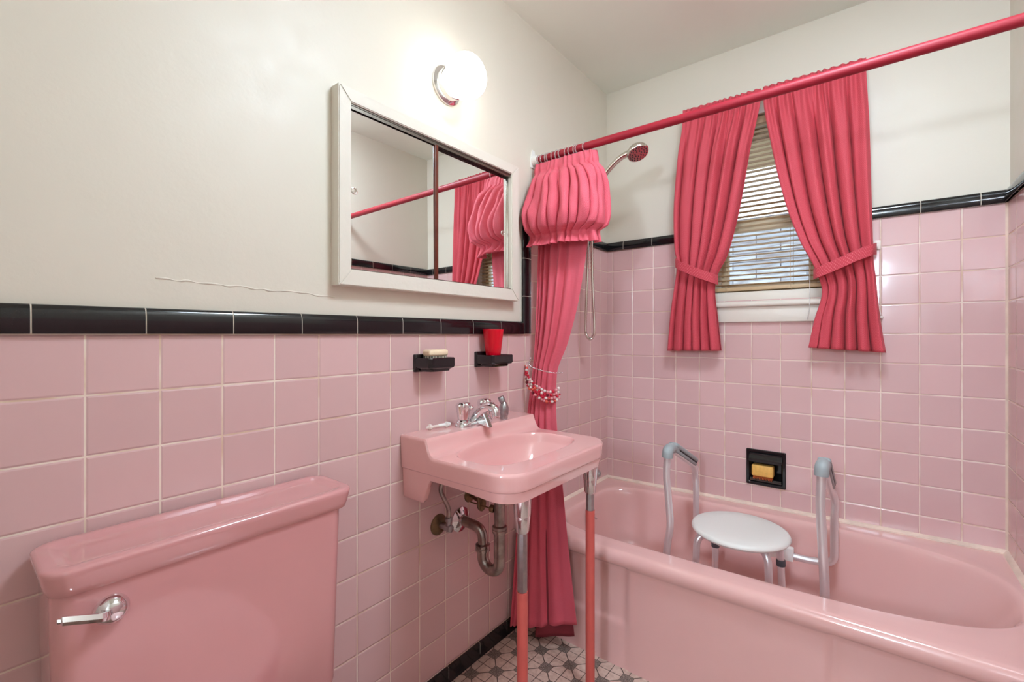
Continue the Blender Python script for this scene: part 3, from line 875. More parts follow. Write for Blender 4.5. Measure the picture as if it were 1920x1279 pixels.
# ------------------------------------------------------------------ shower stool and safety frame
zb_ = lambda x: .078 + .0185*x*.2      # tub floor
stool = thing('shower_stool', (.722, 1.82, .08), 'round white shower stool with metal legs standing in the tub', 'stool')
b = NB()
SR = .163
lathe(b, [(0, 0), (SR-.02, 0), (SR-.006, .003), (SR-.0005, .010), (SR-.0005, .014), (SR-.004, .020), (SR-.012, .0235), (SR*.6, .0225), (SR*.3, .022), (0, .022)], (.722, 1.82, .422), (0, 0, 1), 64)
obj('seat', b, M['seatw'], stool)
legs = [((.592, 1.735), (.66, 1.79), True), ((.832, 1.728), (.77, 1.785), True), ((.612, 1.915), (.655, 1.865), False), ((.850, 1.905), (.785, 1.86), False)]
for (fx, fy), (tx, ty), bent in legs:
    z0 = .082
    b = NB()
    top = (tx, ty, .417)
    if bent:
        kx, ky = fx*.93+tx*.07, fy*.93+ty*.07
        path = fillet([top, (kx, ky, .412), (fx*.985+tx*.015, fy*.985+ty*.015, .33), (fx, fy, z0)], .055, 8)
    else:
        kx, ky = fx*.75+tx*.25, fy*.75+ty*.25
        path = [(kx, ky, .421), (fx*.88+tx*.12, fy*.88+ty*.12, .34), (fx, fy, z0)]
    tube(b, path, .0122, 16); lg = obj('leg', b, M['alu'], stool)
    mx, my = fx*.9+tx*.1, fy*.9+ty*.1
    if not bent:
        p0, p1 = Vector(path[1]), Vector(path[2])
        c = p0.lerp(p1, .07); d = (p1-p0).normalized()
        b = NB(); lathe(b, [(.0145, -.011), (.0152, -.009), (.0152, .009), (.0145, .011)], c, d, 20); obj('collar', b, M['collar'], lg)
    b = NB(); lathe(b, [(.019, -.005), (.018, .012), (.0135, .026)], (fx, fy, z0-.001), (0, 0, 1), 20); obj('foot', b, M['grip'], lg)

sf = thing('safety_rail_frame', (.752, 1.85, .08), 'aluminium support frame with two grey-gripped arms standing in the tub', 'safety frame')
YFt, YBk = 1.66, 2.03
def arm(s):
    if s < 0:
        P = [(.512, YFt, .085), (.511, YFt, .36), (.526, YFt, .455), (.510, YFt, .64), (.516, YFt, .722)]
        X = .516; xb = .508
    else:
        P = [(.992, YFt, .085), (.990, YFt, .40), (.986, YFt, .48), (.979, YFt, .64), (.983, YFt, .745)]
        X = .985; xb = .994
    zt = P[-1][2]
    Q = P + [(X, YFt+.035, zt+.004), (X, YBk-.045, .596), (xb+.004*s, YBk-.002, .550), (xb, YBk, .47), (xb, YBk, .315), (xb-.075*s, YBk, .302), (.752, YBk, .302)]
    b = NB(); tube(b, fillet(Q, .03, 7), .0127, 18); o = obj('arm_tube', b, M['alu'], sf)
    # grip: elbow cap and palm rest
    b = NB()
    gp = fillet([(P[-2][0]*.25+P[-1][0]*.75, YFt, zt-.022), (P[-1][0], YFt, zt+.003), (X, YFt+.035, zt+.006), (X, YFt+.085, zt-.010)], .022, 8)
    tube(b, gp, [.0195 - .003*max(0, (i/len(gp)-.6))/.4 for i in range(len(gp))], 20)
    a0, a1 = Vector((X, YFt+.05, zt+.004)), Vector((X, YBk-.060, .612))
    dr_ = (a1-a0); L = dr_.length
    Mx = Matrix.Translation(a0) @ Matrix.Rotation(math.atan2(dr_.z, Vector((dr_.x, dr_.y)).length), 4, 'X')
    add_box(b, -.0185, .0185, .0, L, .0015, .021, Mx, bev=.008, seg=3); add_box(b, -.0165, .0165, .0, L*.97, -.014, -.0005, Mx, bev=.005, seg=2)
    g = obj('grip', b, M['grip'], o)
    b = NB(); add_box(b, -.0168, .0168, .02, L-.014, -.0012, .0022, Mx); obj('slot', b, M['rubber'], g)
    b = NB(); lathe(b, [(.020, -.005), (.019, .012), (.014, .03)], (P[0][0], YFt, .083), (0, 0, 1), 20); obj('foot', b, M['grip'], o)
arm(-1); arm(1)
b = NB(); add_box(b, .615, .868, YBk-.017, YBk+.013, .284, .334, bev=.005)
br = obj('mounting_bracket', b, M['white'], sf)
for x in (.73, .815):
    b = NB(); lathe(b, [(.0065, -.0175), (.0065, -.0165)], (x, YBk, .317), (0, 1, 0), 16); obj('bolt_hole', b, M['rubber'], br)

# ------------------------------------------------------------------ soap niche in the rear wall
sn = thing('recessed_soap_dish', (.745, D, .50), 'black glazed recessed soap dish in the pink tile above the tub', 'soap dish')
b = NB()
def fr(y, i, z_i=None): return rrect(.670+i, .820-i, .499+i, .652-i, 0, .004, 3)
def toY(pts, y): return [V(p.x, y, p.y) for p in pts]
rings = [toY(fr(0, 0), D+.001), toY(fr(0, 0), D-.006), toY(fr(0, .003), D-.009), toY(fr(0, .011), D-.009), toY(fr(0, .014), D-.006),
         toY(rrect(.688, .802, .519, .635, 0, .006, 3), D+.002), toY(rrect(.690, .800, .521, .633, 0, .006, 3), D+.055)]
loft(b, rings, False, True)
obj('surround', b, M['black'], sn, ang=30)
b = NB()
prism(b, [(D+.002, .640), (D-.010, .640), (D-.026, .622), (D-.030, .610), (D-.026, .600), (D-.018, .600), (D-.012, .612), (D+.002, .622)], 'X', .683, .808)
bmesh.ops.bevel(b, geom=b.edges[:], offset=.003, segments=2, affect='EDGES'); obj('grab_hood', b, M['black'], sn, ang=50)
b = NB(); prism(b, [(D+.05, .516), (D-.008, .516), (D-.014, .524), (D-.010, .530), (D-.004, .526), (D+.05, .526)], 'X', .686, .804); obj('lip', b, M['black'], sn)
sp = thing('soap_block', (.735, D-.002, .53), 'yellow block of soap on orange bristles in the recessed dish', 'soap')
b = NB(); add_box(b, .693, .775, D-.020, D+.022, .540, .588, bev=.006, seg=3); obj('block', b, M['soap'], sp)
b = NB()
for i in range(13):
    for j in range(5):
        x, y = .699+.0058*i, D-.015+.008*j
        tube(b, [(x, y, .5265), (x, y, .541)], .0012, 5)
obj('bristles', b, M['orange'], sp)

# ------------------------------------------------------------------ wall soap shelf and cup holder
def shelf(name, label, y0, y1, cat, dp=.068):
    s_ = thing(name, (0, (y0+y1)/2, 1.04), label, cat)
    b = NB(); add_box(b, -.001, .011, y0, y1+.004, 1.034, 1.089, bev=.003, seg=2); obj('back_plate', b, M['black'], s_)
    b = NB()
    # tray: tapered cup, hollow on top
    o_ = [(.009, y0+.001), (.012, y1), (dp-.010, y1), (dp, y1-.008), (dp, y0+.018), (dp-.008, y0+.008)]
    def ring(k, z, ins=0):
        cx, cy = dp/2+.002, (y0+y1)/2
        r = []
        for x, y in o_:
            sx = (abs(x-cx)-ins)/abs(x-cx) if abs(x-cx) > 1e-6 else 1; sy = (abs(y-cy)-ins)/abs(y-cy) if abs(y-cy) > 1e-6 else 1
            r.append(V(cx+(x-cx)*sx*k, cy+(y-cy)*sy*k, z))
        return r
    rings = [ring(.70, 1.036), ring(.74, 1.042), ring(.95, 1.047), ring(1, 1.052), ring(1, 1.075), ring(1, 1.0775, .002), ring(1, 1.0775, .006), ring(1, 1.073, .009), ring(1, 1.064, .010)]
    for r_ in rings:
        for p in r_: p.x = max(p.x, .009)
    loft(b, rings); obj('tray', b, M['black'], s_, ang=25)
    return s_
shelf('soap_shelf', 'black glazed wall soap holder carrying the cream nail brush', .905, 1.024, 'soap holder')
shelf('tumbler_holder', 'black glazed wall tumbler holder carrying the red cup', 1.178, 1.302, 'cup holder', .082)
nb = thing('nail_brush', (.036, .965, 1.064), 'cream nail brush lying bristles down on the black soap holder', 'brush')
b = NB(); add_box(b, .016, .054, .926, 1.004, 1.083, 1.103, bev=.007, seg=4); obj('handle', b, M['cream'], nb)
b = NB()
for i in range(12):
    for j in range(5):
        x, y = .021+.0070*j, .931+.0062*i
        tube(b, [(x, y, 1.0642), (x, y, 1.085)], .0013, 5)
obj('bristles', b, M['bristle'], nb)
b = NB(); lathe(b, [(0, .0), (.0240, .0), (.0252, .003), (.0368, .098), (.0382, .102), (.0376, .104), (.0354, .102), (.0240, .006), (0, .006)], (.0430, 1.231, 1.0642), (0, 0, 1), 40)
setp(obj('tumbler', b, M['redcup']), 'plain bright red plastic cup in the black tumbler holder', 'cup')

# ------------------------------------------------------------------ washbasin
SX1, SY0, SY1 = .424, .856, 1.384
DECKZ, RIMZ = .853, .803
sm = lambda e0, e1, x: (lambda t_: t_*t_*(3-2*t_))(max(0, min(1, (x-e0)/(e1-e0))))
def sink_out(ins=0, n=10):
    r = max(.004, .075-ins*.6)
    return rrect(.001, SX1-ins, SY0+ins, SY1-ins, 0, [r, .003, .003, r], n)
def dens(pts, m):
    """resample a closed outline at m points"""
    P = pts + [pts[0]]
    cum = [0]
    for a, c in zip(P[:-1], P[1:]): cum.append(cum[-1]+(c-a).length)
    out = []; j = 0
    for k in range(m):
        s = cum[-1]*k/m
        while cum[j+1] < s: j += 1
        out.append(P[j].lerp(P[j+1], (s-cum[j])/max(1e-9, cum[j+1]-cum[j])))
    return out
BX, BY, BA, BB = .248, 1.118, .113, .216
def sink_h(x, y):
    # deck with a concave step down to the rim
    k = (x-.113)/.042
    d = 1.0 if k <= 0 else (0.0 if k >= 1 else (1-k)**3.6)
    if -.10 < k < .10: d = 1.0 - (1-(.9**3.6))*max(0, (k+.10)/.20)**2
    z = RIMZ + (DECKZ-RIMZ)*d
    z -= .006*sm(.20, SX1, x)*0
    # basin
    px = abs(x-BX)/(BA if x > BX else BA+.004); py = abs(y-BY)/BB
    q = (px**3.3 + py**3.3)**(1/3.3)
    if q < 1.0:
        f = 1-q**3.4
        z2 = RIMZ - .125*f - .006
        edge = sm(1.0, .93, q) if False else 1-sm(.94, 1.0, q)
        z = z + (min(z2, z) - z)*(edge if x > BX-.06 else 1-sm(.93, 1.0, q))
    return z
def build_basin():
    b = NB()
    m = 440
    O = dens(sink_out(), m)
    C = V(.235, 1.120, 0)
    rings = []
    ns = 170
    # top, centre outward
    for i in range(1, ns+1):
        s = i/ns
        rr = []
        for p in O:
            q = C.lerp(p, s*.985)
            rr.append(V(q.x, q.y, sink_h(q.x, q.y)))
        rings.append(rr)
    edge = rings[-1]
    for ins, dz in ((.0028, -.0015), (.0008, -.005), (.0, -.010)):
        Q = dens(sink_out(ins), m)
        rings.append([V(p.x, p.y, e.z+dz) for p, e in zip(Q, edge)])
    # skirt with a step line, bottom edge higher at the sides
    def zb(p):
        z = .724 + .010*(1-sm(.2, .40, p.x))
        return z + (.664 - z)*(1-sm(.086, .125, p.x))*(1-sm(.03, .06, min(p.y-SY0, SY1-p.y)))
    for f, ins in ((.35, .001), (.8, .002), (.99, .0025)):
        Q = dens(sink_out(ins), m)
        rings.append([V(p.x, p.y, (e.z-.010)*(1-f) + .757*f) for p, e in zip(Q, edge)])
    for z, ins in ((.7545, .0035), (.7525, .0066)):
        rings.append([V(p.x, p.y, z) for p in dens(sink_out(ins), m)])
    for f, ins in ((.12, .0068), (.6, .009), (.93, .0105)):
        rings.append([V(p.x, p.y, .7525*(1-f) + zb(p)*f) for p in dens(sink_out(ins), m)])
    Q = dens(sink_out(.014), m); rings.append([V(p.x, p.y, zb(p)) for p in Q])
    Q = dens(sink_out(.024), m); rings.append([V(p.x, p.y, zb(p)+.002) for p in Q])
    Q = dens(sink_out(.034), m); rings.append([V(p.x, p.y, max(zb(p)+.006, .738)) for p in Q])
    for k in range(0, 12):
        s = 1-k/12
        rr = []
        for p in Q:
            q = C.lerp(p, .86*s+.02)
            rr.append(V(q.x, q.y, .742 - .078*math.cos(min(1, s)*PI/2)**.6 if s < 1 else .742))
        rings.append(rr)
    loft(b, rings, True, True)
    return b
wbn = thing('washbasin', (.2, 1.12, 0), 'pink wall basin on two salmon-painted metal legs', 'sink')
obj('basin', build_basin(), M['sink'], wbn, ang=45)
for lx, ly in ((.376, .962), (.392, 1.302)):
    b = NB()
    lathe(b, [(.0145, 0), (.0145, .470), (.0, .4702)] if ly < 1.1 else [(.0145, 0), (.0145, .586), (.0, .5862)], (lx, ly, .0), (0, 0, 1), 28)
    lg = obj('leg', b, M['legpink'], wbn)
    zc = .471 if ly < 1.1 else .587
    b = NB(); lathe(b, [(.0135, zc), (.0135, .70)], (lx, ly, 0), (0, 0, 1), 8); obj('adjuster_bar', b, M['zinc'], lg, ang=20)
    zt0 = .625 if ly < 1.1 else .640
    b = NB(); lathe(b, [(.014, zt0), (.0185, zt0+.006), (.0215, zt0+.045), (.0215, zt0+.047), (.0225, zt0+.05), (.0245, .728), (.0, .7282)], (lx, ly, 0), (0, 0, 1), 32); obj('chrome_socket', b, M['chrome'], lg)
    if ly > 1.1:
        b = NB(); lathe(b, [(.006, 0), (.006, .016), (.011, .019), (.013, .026), (.009, .033), (0, .034)], (lx+.002, ly+.018, .697), (.1, 1, -.15), 20); obj('towel_bar_knob', b, M['zinc'], lg)

# faucet
fa = thing('faucet_root', (.065, 1.107, DECKZ), 'x', 'x')
bpy.data.objects.remove(fa)
FX, FY, FZ = .066, 1.107, DECKZ
b = NB()
loft(b, [rrect(FX-.026+i, FX+.026-i, FY-.078+i, FY+.078-i, FZ+z, .024-i*.5, 8) for i, z in ((0, -.001), (0, .008), (.003, .013), (.006, .015))])
for s in (-1, 1): lathe(b, [(.0235, .010), (.0225, .018), (.019, .021), (.0, .021)], (FX, FY+.051*s, FZ), (0, 0, 1), 28)
fct = obj('faucet', b, M['chrome'], wbn)
def knob(y):
    b = NB()
    rings = []
    for r, z, l in ((.0165, .022, .0), (.0175, .026, .04), (.0195, .045, .08), (.0225, .064, .10), (.0228, .070, .08), (.019, .076, .04), (.010, .079, 0), (.0005, .080, 0)):
        rings.append([V(FX + r*(1+l*math.cos(8*a))*math.cos(a), y + r*(1+l*math.cos(8*a))*math.sin(a), FZ+z) for a in [2*PI*k/64 for k in range(64)]])
    loft(b, rings); lathe(b, [(.006, 0), (.0075, .006), (.0075, .012), (.005, .015), (0, .016)], (FX+.019, y+.006, FZ+.060), (1, .3, .1), 16)
    obj('tap_knob', b, M['chrome'], fct, ang=50)
knob(FY-.051); knob(FY+.051)
b = NB()
sp_path = smooth_path([(FX-.008, FY, FZ+.012), (FX+.008, FY, FZ+.030), (FX+.040, FY, FZ+.052), (FX+.070, FY, FZ+.063), (FX+.090, FY, FZ+.058), (FX+.096, FY, FZ+.046)], 8)
n = len(sp_path)
tube(b, sp_path, [.021-.007*min(1, i/(n*.6)) for i in range(n)], 24)
lathe(b, [(.012, 0), (.012, .010), (.0125, .014), (.011, .018)], (FX+.096, FY, FZ+.051), (0, 0, -1), 24)
sp_o = obj('spout', b, M['chrome'], fct)
b = NB(); prism(b, [(FX+.02, FZ+.008), (FX+.075, FZ-.004), (FX+.045, FZ+.050), (FX+.02, FZ+.040)], 'Y', FY-.010, FY+.010); bmesh.ops.bevel(b, geom=b.edges[:], offset=.003, segments=2, affect='EDGES'); obj('spout_foot', b, M['chrome'], sp_o)

# spray nozzle and white stick on the deck
nzl = thing('spray_nozzle', (.088, 1.236, DECKZ), 'small chrome swivel nozzle standing on the basin deck right of the taps', 'nozzle')
b = NB(); lathe(b, [(.0125, 0), (.0135, .002), (.0135, .012), (.0155, .014), (.0170, .030), (.0165, .042), (.012, .054), (.008, .060), (0, .061)], (.088, 1.236, DECKZ), (0, 0, 1), 28); obj('body', b, M['zinc'], nzl)
b = NB(); lathe(b, [(.007, 0), (.0095, .006), (.0115, .008), (.0115, .024), (.010, .026), (.0, .0262)], (.087, 1.235, DECKZ+.054), (-.25, -.28, .9), 24); obj('swivel_head', b, M['zinc'], nzl)
ws = thing('plastic_stick', (.028, .995, DECKZ), 'little white plastic stick with knobbed ends lying left of the taps', 'plastic stick')
b = NB(); p0, p1 = Vector((.022, .946, DECKZ+.008)), Vector((.036, 1.018, DECKZ+.009)); dd = (p1-p0)
lathe(b, [(.0002, -.008), (.003, -.006), (.004, 0), (.0095, .004), (.0085, .010), (.004, .016), (.0038, dd.length*.5)], p0, dd, 20); obj('clear_half', b, M['offwhite'], ws)
b = NB(); lathe(b, [(.0045, dd.length*.5), (.0055, dd.length*.5+.002), (.0055, dd.length-.012), (.0095, dd.length-.008), (.008, dd.length), (.004, dd.length+.008), (0, dd.length+.009)], p0, dd, 20); obj('white_half', b, M['white'], ws)

# ------------------------------------------------------------------ plumbing below the basin
tr = thing('drain_trap', (.17, 1.112, .40), 'tarnished metal drain trap curving from the basin to the wall', 'drain pipe')
TX, TYy = .172, 1.112
b = NB(); lathe(b, [(.024, .668), (.023, .655), (.017, .648), (.0168, .52), (.0, .52)], (TX, TYy, 0), (0, 0, 1), 28); obj('tailpiece', b, M['oldpipe'], tr)
b = NB(); lathe(b, [(.045, .672), (.036, .664), (.024, .662)], (TX, TYy, 0), (0, 0, 1), 28); obj('rubber_washer', b, M['rubber'], tr)
up = [(TX, TYy, .535), (TX, TYy, .425)] + [(TX-.036+.036*math.cos(a), TYy, .425-.036*math.sin(a)) for a in [PI*k/12 for k in range(1, 12)]] + [(TX-.072, TYy, .425), (TX-.072, TYy, .452)]
b = NB(); tube(b, up, .0185, 24); obj('u_bend', b, M['oldpipe'], tr)
el = fillet([(TX-.072, TYy, .440), (TX-.072, TYy, .512), (-.003, TYy-.004, .520)], .045, 10)
b = NB(); tube(b, el, .0165, 24); obj('wall_elbow', b, M['oldpipe'], tr)
for (x, z, r) in ((TX, .530, .0235), (TX-.072, .452, .0240)):
    b = NB(); lathe(b, [(r-.005, -.013), (r, -.010), (r, -.001), (r-.002, .001), (r, .003), (r, .010), (r-.005, .013)], (x, TYy, z), (0, 0, 1), 10 if x == TX else 24); obj('slip_nut', b, M['oldpipe'], tr)
b = NB(); lathe(b, [(.042, -.001), (.041, .004), (.030, .010), (.019, .014), (.0165, .020)], (0, TYy-.004, .520), (1, 0, 0), 36); obj('wall_flange', b, M['chrome'], tr)
b = NB(); tube(b, [(TX-.01, TYy-.006, .590), (.06, TYy-.015, .595)], .0024, 8)
lathe(b, [(.010, 0), (.012, .004), (.012, .014), (.007, .018)], (TX-.018, TYy-.004, .590), (-1, -.1, 0), 16)
tube(b, [(.098, TYy-.012, .580), (.094, TYy-.012, .612), (.086, TYy-.01, .66)], .0045, 8); obj('pop_up_rod', b, M['brass'], tr)
sv = thing('supply_valve', (0, 1.012, .535), 'brass-flanged supply valve and riser on the tile left of the drain', 'valve')
b = NB(); lathe(b, [(.034, -.001), (.033, .003), (.022, .009), (.012, .012)], (0, 1.009, .534), (1, 0, 0), 32); obj('wall_flange', b, M['brass'], sv)
b = NB(); lathe(b, [(.009, .0), (.009, .030), (.0115, .031), (.0115, .054), (.007, .057), (0, .057)], (.004, 1.009, .534), (1, 0.02, 0), 16)
lathe(b, [(.008, 0), (.008, .020), (.0105, .021), (.0105, .034), (.008, .035)], (.046, 1.010, .534), (0, 0, 1), 14); obj('valve_body', b, M['zinc'], sv)
b = NB(); tube(b, smooth_path([(.046, 1.010, .566), (.046, 1.010, .595), (.036, 1.000, .628), (.026, .996, .660), (.030, 1.02, .72)], 8), .0072, 14); obj('riser_tube', b, M['oldpipe'], sv)
rv = thing('shutoff_handle', (.07, 1.14, .58), 'dark oval shutoff valve handle just under the bowl beside the drain', 'valve handle')
b = NB(); lathe(b, [(.0, 0), (.013, .001), (.017, .006), (.017, .012), (.012, .017), (0, .018)], (.072, 1.130, .585), (1, -.25, 0), 20)
for v in b.verts: v.co.z = .585 + (v.co.z-.585)*1.45
obj('handle', b, M['brass'], rv)
b = NB(); tube(b, [(.0, 1.155, .590), (.075, 1.132, .586)], .006, 12); lathe(b, [(.026, 0), (.024, .004), (.008, .008)], (0, 1.155, .59), (1, 0, 0), 24); obj('stem', b, M['brass'], rv)

# ------------------------------------------------------------------ toilet
tl = thing('toilet', (.35, .345, 0), 'pink toilet with lidded tank against the tiled wall', 'toilet')
b = NB()
TY0, TY1, TX0, TX1 = .104, .578, .012, .156
rings = []
for z, i in ((.335, .022), (.345, .012), (.37, .008), (.60, .003), (.735, .0), (.762, .0)):
    rings.append(rrect(TX0, TX1-i, TY0+i, TY1-i, z, [.030, .012, .012, .030], 10))
loft(b, rings); obj('tank', b, M['toilet'], tl)
b = NB()
LX0, LX1, LY0, LY1 = .006, .170, .092, .600
rings = []
for z, i, r in ((.757, .014, .026), (.757, .0095, .030), (.7585, .0080, .031), (.770, .0045, .034), (.788, .0008, .036), (.794, .0, .036), (.7975, .001, .036), (.7995, .0035, .034), (.8002, .007, .031), (.8002, .019, .022), (.7990, .0225, .019), (.7955, .031, .014), (.7945, .036, .012)):
    rings.append(rrect(LX0+min(i, .004 if z < .79 else i), LX1-i, LY0+i, LY1-i, z, r, 10))
loft(b, rings); obj('tank_lid', b, M['toilet'], tl)
b = NB()
lathe(b, [(.0225, -.001), (.0225, .004), (.0215, .006), (.019, .013), (.012, .019), (.0, .021)], (TX1, .172, .716), (1, 0, 0), 36)
fh = obj('flush_handle', b, M['chrome'], tl)
b = NB()
lv = [(TX1+.014, .172, .716), (TX1+.025, .163, .718), (TX1+.028, .150, .722), (TX1+.030, .120, .734), (TX1+.030, .107, .738)]
R = []
for i, p in enumerate(smooth_path(lv, 6)):
    t_ = i/24
    w, h = .0045+.001*t_, .0075-.0005*t_
    if t_ > .9: w *= .55; h *= .5
    R.append([Vector(p)+V(c*w, 0, s*h) for c, s in ((1.1, 0), (.4, .9), (-.8, .8), (-1, 0), (-.8, -.8), (.4, -.9))])
loft(b, R); obj('lever', b, M['chrome'], fh, ang=25)
def ell(cx, cy, a0, a1, bb, z, n=48, e=2.3):
    out = []
    for k in range(n):
        th = 2*PI*k/n; c, s = math.cos(th), math.sin(th)
        a = a1 if c > 0 else a0
        r = 1/((abs(c)/a)**e + (abs(s)/bb)**e)**(1/e)
        out.append(V(cx+r*c, cy+r*s, z))
    return out
b = NB()
loft(b, [ell(.36, .341, .20, .22, .105, 0), ell(.36, .341, .20, .21, .100, .03), ell(.37, .341, .20, .19, .095, .12), ell(.39, .341, .22, .22, .125, .22), ell(.41, .341, .24, .27, .165, .32), ell(.41, .341, .25, .295, .182, .375), ell(.41, .341, .25, .295, .182, .388)])
add_box(b, .02, .20, .21, .475, .20, .338, bev=.02, seg=3)
obj('bowl', b, M['toilet'], tl, ang=60)
b = NB()
loft(b, [ell(.415, .341, .225, .300, .188, .389), ell(.415, .341, .228, .303, .190, .397), ell(.415, .341, .225, .300, .187, .406)]); obj('seat', b, M['seatlid'], tl)
b = NB()
loft(b, [ell(.415, .341, .228, .303, .190, .407), ell(.415, .341, .230, .305, .192, .414), ell(.415, .341, .222, .297, .184, .423), ell(.415, .341, .15, .22, .13, .428)]); obj('seat_lid', b, M['seatlid'], tl)

# ------------------------------------------------------------------ mirror cabinet
mc = thing('mirror_cabinet', (0, 1.02, 1.54), 'white framed wall cabinet with two sliding mirror doors above the sink', 'mirror cabinet')
FY0, FY1, FZ0, FZ1, FXX = .640, 1.398, 1.278, 1.797, .030
IY0, IY1, IZ0, IZ1 = .676, 1.356, 1.321, 1.760
b = NB()
def mitre(p):   # p: four outer/inner corner pairs forming one rail
    (a, c, d, e) = p
    lo = [V(-.006, *q) for q in (a, c, d, e)]; hi = [V(FXX, *q) for q in (a, c, d, e)]
    loft(b, [lo, hi])
eps = .0003
mitre(((FY0, FZ0), (FY1, FZ0), (IY1, IZ0), (IY0, IZ0)))
mitre(((FY0, FZ1), (IY0, IZ1), (IY1, IZ1), (FY1, FZ1)))
mitre(((FY0, FZ0+eps), (IY0, IZ0+eps), (IY0, IZ1-eps), (FY0, FZ1-eps)))
mitre(((FY1, FZ0+eps), (FY1, FZ1-eps), (IY1, IZ1-eps), (IY1, IZ0+eps)))
bmesh.ops.bevel(b, geom=[e for e in b.edges if all(v.co.x > .02 for v in e.verts)], offset=.0022, segments=2, affect='EDGES')
obj('frame', b, M['frame'], mc)
b = NB(); add_box(b, -.005, .002, IY0, IY1, IZ0, IZ1); obj('back_panel', b, M['dkmetal'], mc)
b = NB(); add_box(b, .004, .024, IY0+.0005, IY1-.0005, IZ1-.004, IZ1-.0003); add_box(b, .012, .0135, IY0+.0005, IY1-.0005, IZ1-.013, IZ1-.003); add_box(b, .0205, .022, IY0+.0005, IY1-.0005, IZ1-.013, IZ1-.003)
add_box(b, .004, .024, IY0+.0005, IY1-.0005, IZ0+.0003, IZ0+.003); obj('track', b, M['dkmetal'], mc)
ML = NB(); add_box(ML, .0145, .0175, IY0+.001, .982, IZ0+.0035, IZ1-.010); ml = obj('mirror_door', ML, M['mirror'], mc)
for v_ in ml.data.vertices: v_.co.x -= (v_.co.z-1.54)*.0045
b = NB(); add_box(b, .0135, .0225, .975, .9885, IZ0+.0032, IZ1-.010, bev=.0015); obj('edge_strip', b, M['brown'], ml)
b = NB(); torus(b, (.0178, .692, 1.533), (1, 0, 0), .0075, .0022); lathe(b, [(.0075, -.0002), (.0, .0003)], (.0178, .692, 1.533), (1, 0, 0), 20); obj('finger_pull', b, M['nickel'], ml)
MR = NB(); add_box(MR, .0060, .0085, .968, IY1-.006, IZ0+.0035, IZ1-.006); mrr = obj('mirror_door', MR, M['mirror'], mc)
for v_ in mrr.data.vertices: v_.co.x -= (v_.co.z-1.54)*.0045
b = NB(); add_box(b, .005, .016, IY1-.0065, IY1-.0005, IZ0+.0035, IZ1-.006, bev=.001); obj('edge_strip', b, M['nickel'], mrr)
b = NB(); torus(b, (.0088, 1.326, 1.533), (1, 0, 0), .0075, .0022); lathe(b, [(.0075, -.0002), (.0, .0003)], (.0088, 1.326, 1.533), (1, 0, 0), 20); obj('finger_pull', b, M['nickel'], mrr)

# ------------------------------------------------------------------ light fixture
LC = (0, 1.050, 1.974)
lf = thing('wall_lamp', (-.005, LC[1], LC[2]), 'lit round opal glass wall lamp above the mirror cabinet', 'lamp')
b = NB(); lathe(b, [(.062, -.006), (.062, .001), (.056, .006), (.052, .008), (.052, .026), (.046, .030), (.0, .030)], LC, (1, 0, 0), 48); obj('base', b, M['chrome'], lf)
b = NB()
pr_ = []
for k in range(0, 25):
    a = -PI*.5 + PI*k/24
    pr_.append((.0695*max(0, math.cos(a))**.74 if k not in (0, 24) else .0, .084 + .056*math.copysign(abs(math.sin(a))**.88, math.sin(a))))
lathe(b, pr_, LC, (1, 0, 0), 56); obj('globe', b, M['opal'], lf)

# ------------------------------------------------------------------ hand shower
hs = thing('hand_shower', (0, 1.86, 1.85), 'satin metal hand shower on its wall arm beyond the shower curtain', 'hand shower')
b = NB(); tube(b, smooth_path([(-.004, 1.86, 1.915), (.045, 1.86, 1.905), (.085, 1.858, 1.860), (.108, 1.855, 1.815)], 8), .0105, 18); lathe(b, [(.028, -.004), (.026, .004), (.014, .012)], (-.002, 1.86, 1.915), (1, 0, -.1), 28); obj('wall_arm', b, M['nickel'], hs)
b = NB(); lathe(b, [(.013, -.025), (.017, -.02), (.018, .012), (.015, .02)], (.118, 1.853, 1.792), (.35, 0, 1), 24); tube(b, [(.108, 1.855, 1.815), (.118, 1.853, 1.795)], .012, 14); obj('cradle', b, M['nickel'], hs)
hp = smooth_path([(.104, 1.853, 1.745), (.120, 1.853, 1.795), (.146, 1.852, 1.838), (.185, 1.851, 1.880), (.236, 1.850, 1.916), (.285, 1.850, 1.932)], 8)
b = NB(); tube(b, hp, [.0105+.003*(i/len(hp)) for i in range(len(hp))], 20); obj('handle', b, M['nickel'], hs)
hc, hd = Vector((.318, 1.850, 1.930)), Vector((.42, -.22, -.88))
b = NB(); lathe(b, [(0, -.024), (.018, -.0225), (.034, -.015), (.044, -.003), (.0465, .006), (.046, .012), (.0435, .016), (.0, .0165)], hc, hd, 40); hd_o = obj('head', b, M['nickel'], hs)
b = NB(); Mh = orient(hc, hd)
for r, n in ((.036, 18), (.026, 12), (.014, 7)):
    for k in range(n):
        p = Mh @ V(r*math.cos(2*PI*k/n), r*math.sin(2*PI*k/n), .0165)
        lathe(b, [(.0024, -.001), (.0020, .0025), (.0, .003)], p, hd, 8)
obj('nozzles', b, M['rubber'], hd_o)
b = NB()
h1 = smooth_path([(.104, 1.853, 1.748), (.098, 1.855, 1.68), (.098, 1.858, 1.50), (.104, 1.86, 1.30), (.110, 1.86, 1.20), (.108, 1.86, 1.150), (.088, 1.86, 1.128), (.067, 1.86, 1.150), (.064, 1.86, 1.20), (.070, 1.86, 1.35), (.076, 1.86, 1.55), (.072, 1.86, 1.75), (.060, 1.86, 1.885)], 26)
tube(b, h1, [.0060+.0012*(i % 2) for i in range(len(h1))], 10); obj('hose', b, M['nickel'], hs, ang=80)

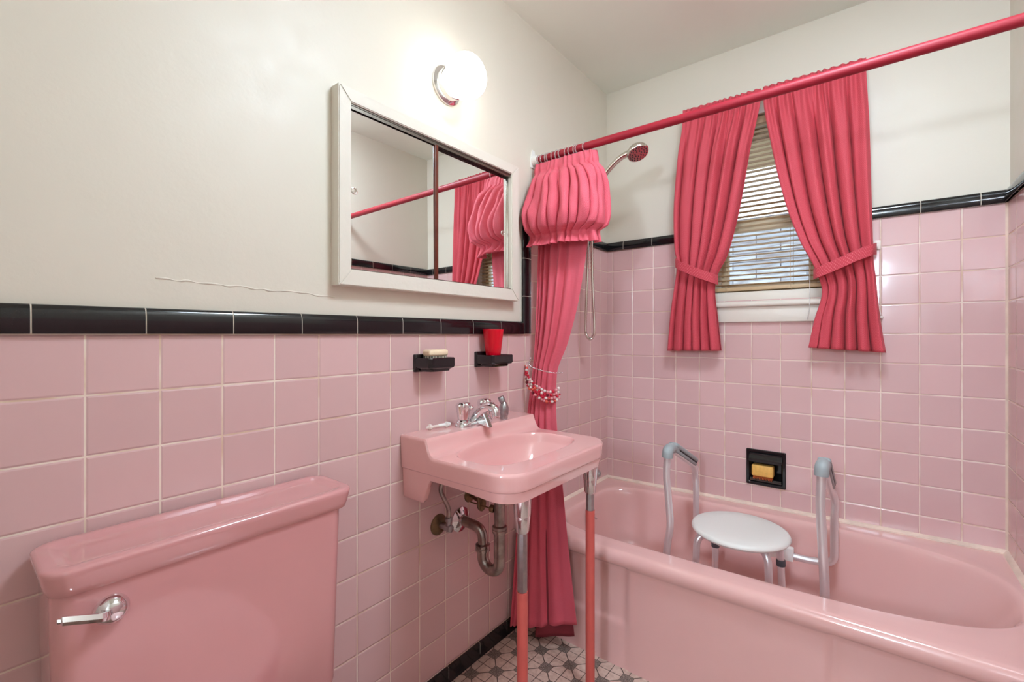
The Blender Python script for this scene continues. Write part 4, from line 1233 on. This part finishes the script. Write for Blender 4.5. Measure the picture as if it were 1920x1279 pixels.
# ------------------------------------------------------------------ light and camera
cl = thing('ceiling_fill_lamp', (1.08, .98, HC), 'added fill lamp out of view, a round frosted shade flush on the bathroom ceiling', 'lamp')  # added out of view to brighten the room from above
b = NB(); lathe(b, [(.205, -.012), (.205, -.030), (.195, -.045), (.15, -.058), (.08, -.064), (0, -.066)], (1.08, .98, HC), (0, 0, 1), 48); obj('shade', b, M['roomfill'], cl)
b = NB(); lathe(b, [(.215, .002), (.215, -.014), (.20, -.016), (0, -.016)], (1.08, .98, HC), (0, 0, 1), 48); obj('rim', b, M['white'], cl)
hl = thing('hall_fill_lamp', (1.0, -1.9, 1.72), 'added fill lamp out of view, a round frosted globe on the hall wall facing the doorway', 'lamp')  # added behind the camera as frontal fill through the doorway
b = NB(); sphere(b, (1.0, -1.76, 1.72), .12, 40, 24); obj('globe', b, M['hallfill'], hl)
b = NB(); lathe(b, [(.07, -.002), (.07, .012), (.04, .02), (.04, .05), (0, .05)], (1.0, -1.9, 1.72), (0, 1, 0), 32); obj('base', b, M['chrome'], hl)

w = bpy.data.worlds.new('sky'); SC.world = w; w.use_nodes = True
bg = w.node_tree.nodes['Background']
bg.inputs[0].default_value = (.80, .90, 1.0, 1); bg.inputs[1].default_value = 1.6
sun = bpy.data.lights.new('sun', 'SUN'); sun.energy = 2.0; sun.angle = .02
so = bpy.data.objects.new('sun', sun); COL.objects.link(so); so.rotation_euler = (math.radians(50), 0, math.radians(15))

cam = bpy.data.cameras.new('camera'); co = bpy.data.objects.new('camera', cam); COL.objects.link(co)
cam.sensor_width = 36; cam.lens = 16.0; cam.shift_y = -12.5/1920; cam.clip_start = .01
co.location = (1.1014, 0, 1.15); co.rotation_euler = (PI/2, 0, .6689)
SC.camera = co
SC.view_settings.view_transform = 'Standard'; SC.view_settings.look = 'None'
SC.view_settings.exposure = 0.18; SC.view_settings.gamma = 1; SC.view_settings.use_curve_mapping = False
SC.cycles.max_bounces = 12; SC.cycles.diffuse_bounces = 6; SC.cycles.glossy_bounces = 6; SC.cycles.transmission_bounces = 8
SC.cycles.sample_clamp_indirect = 6.0
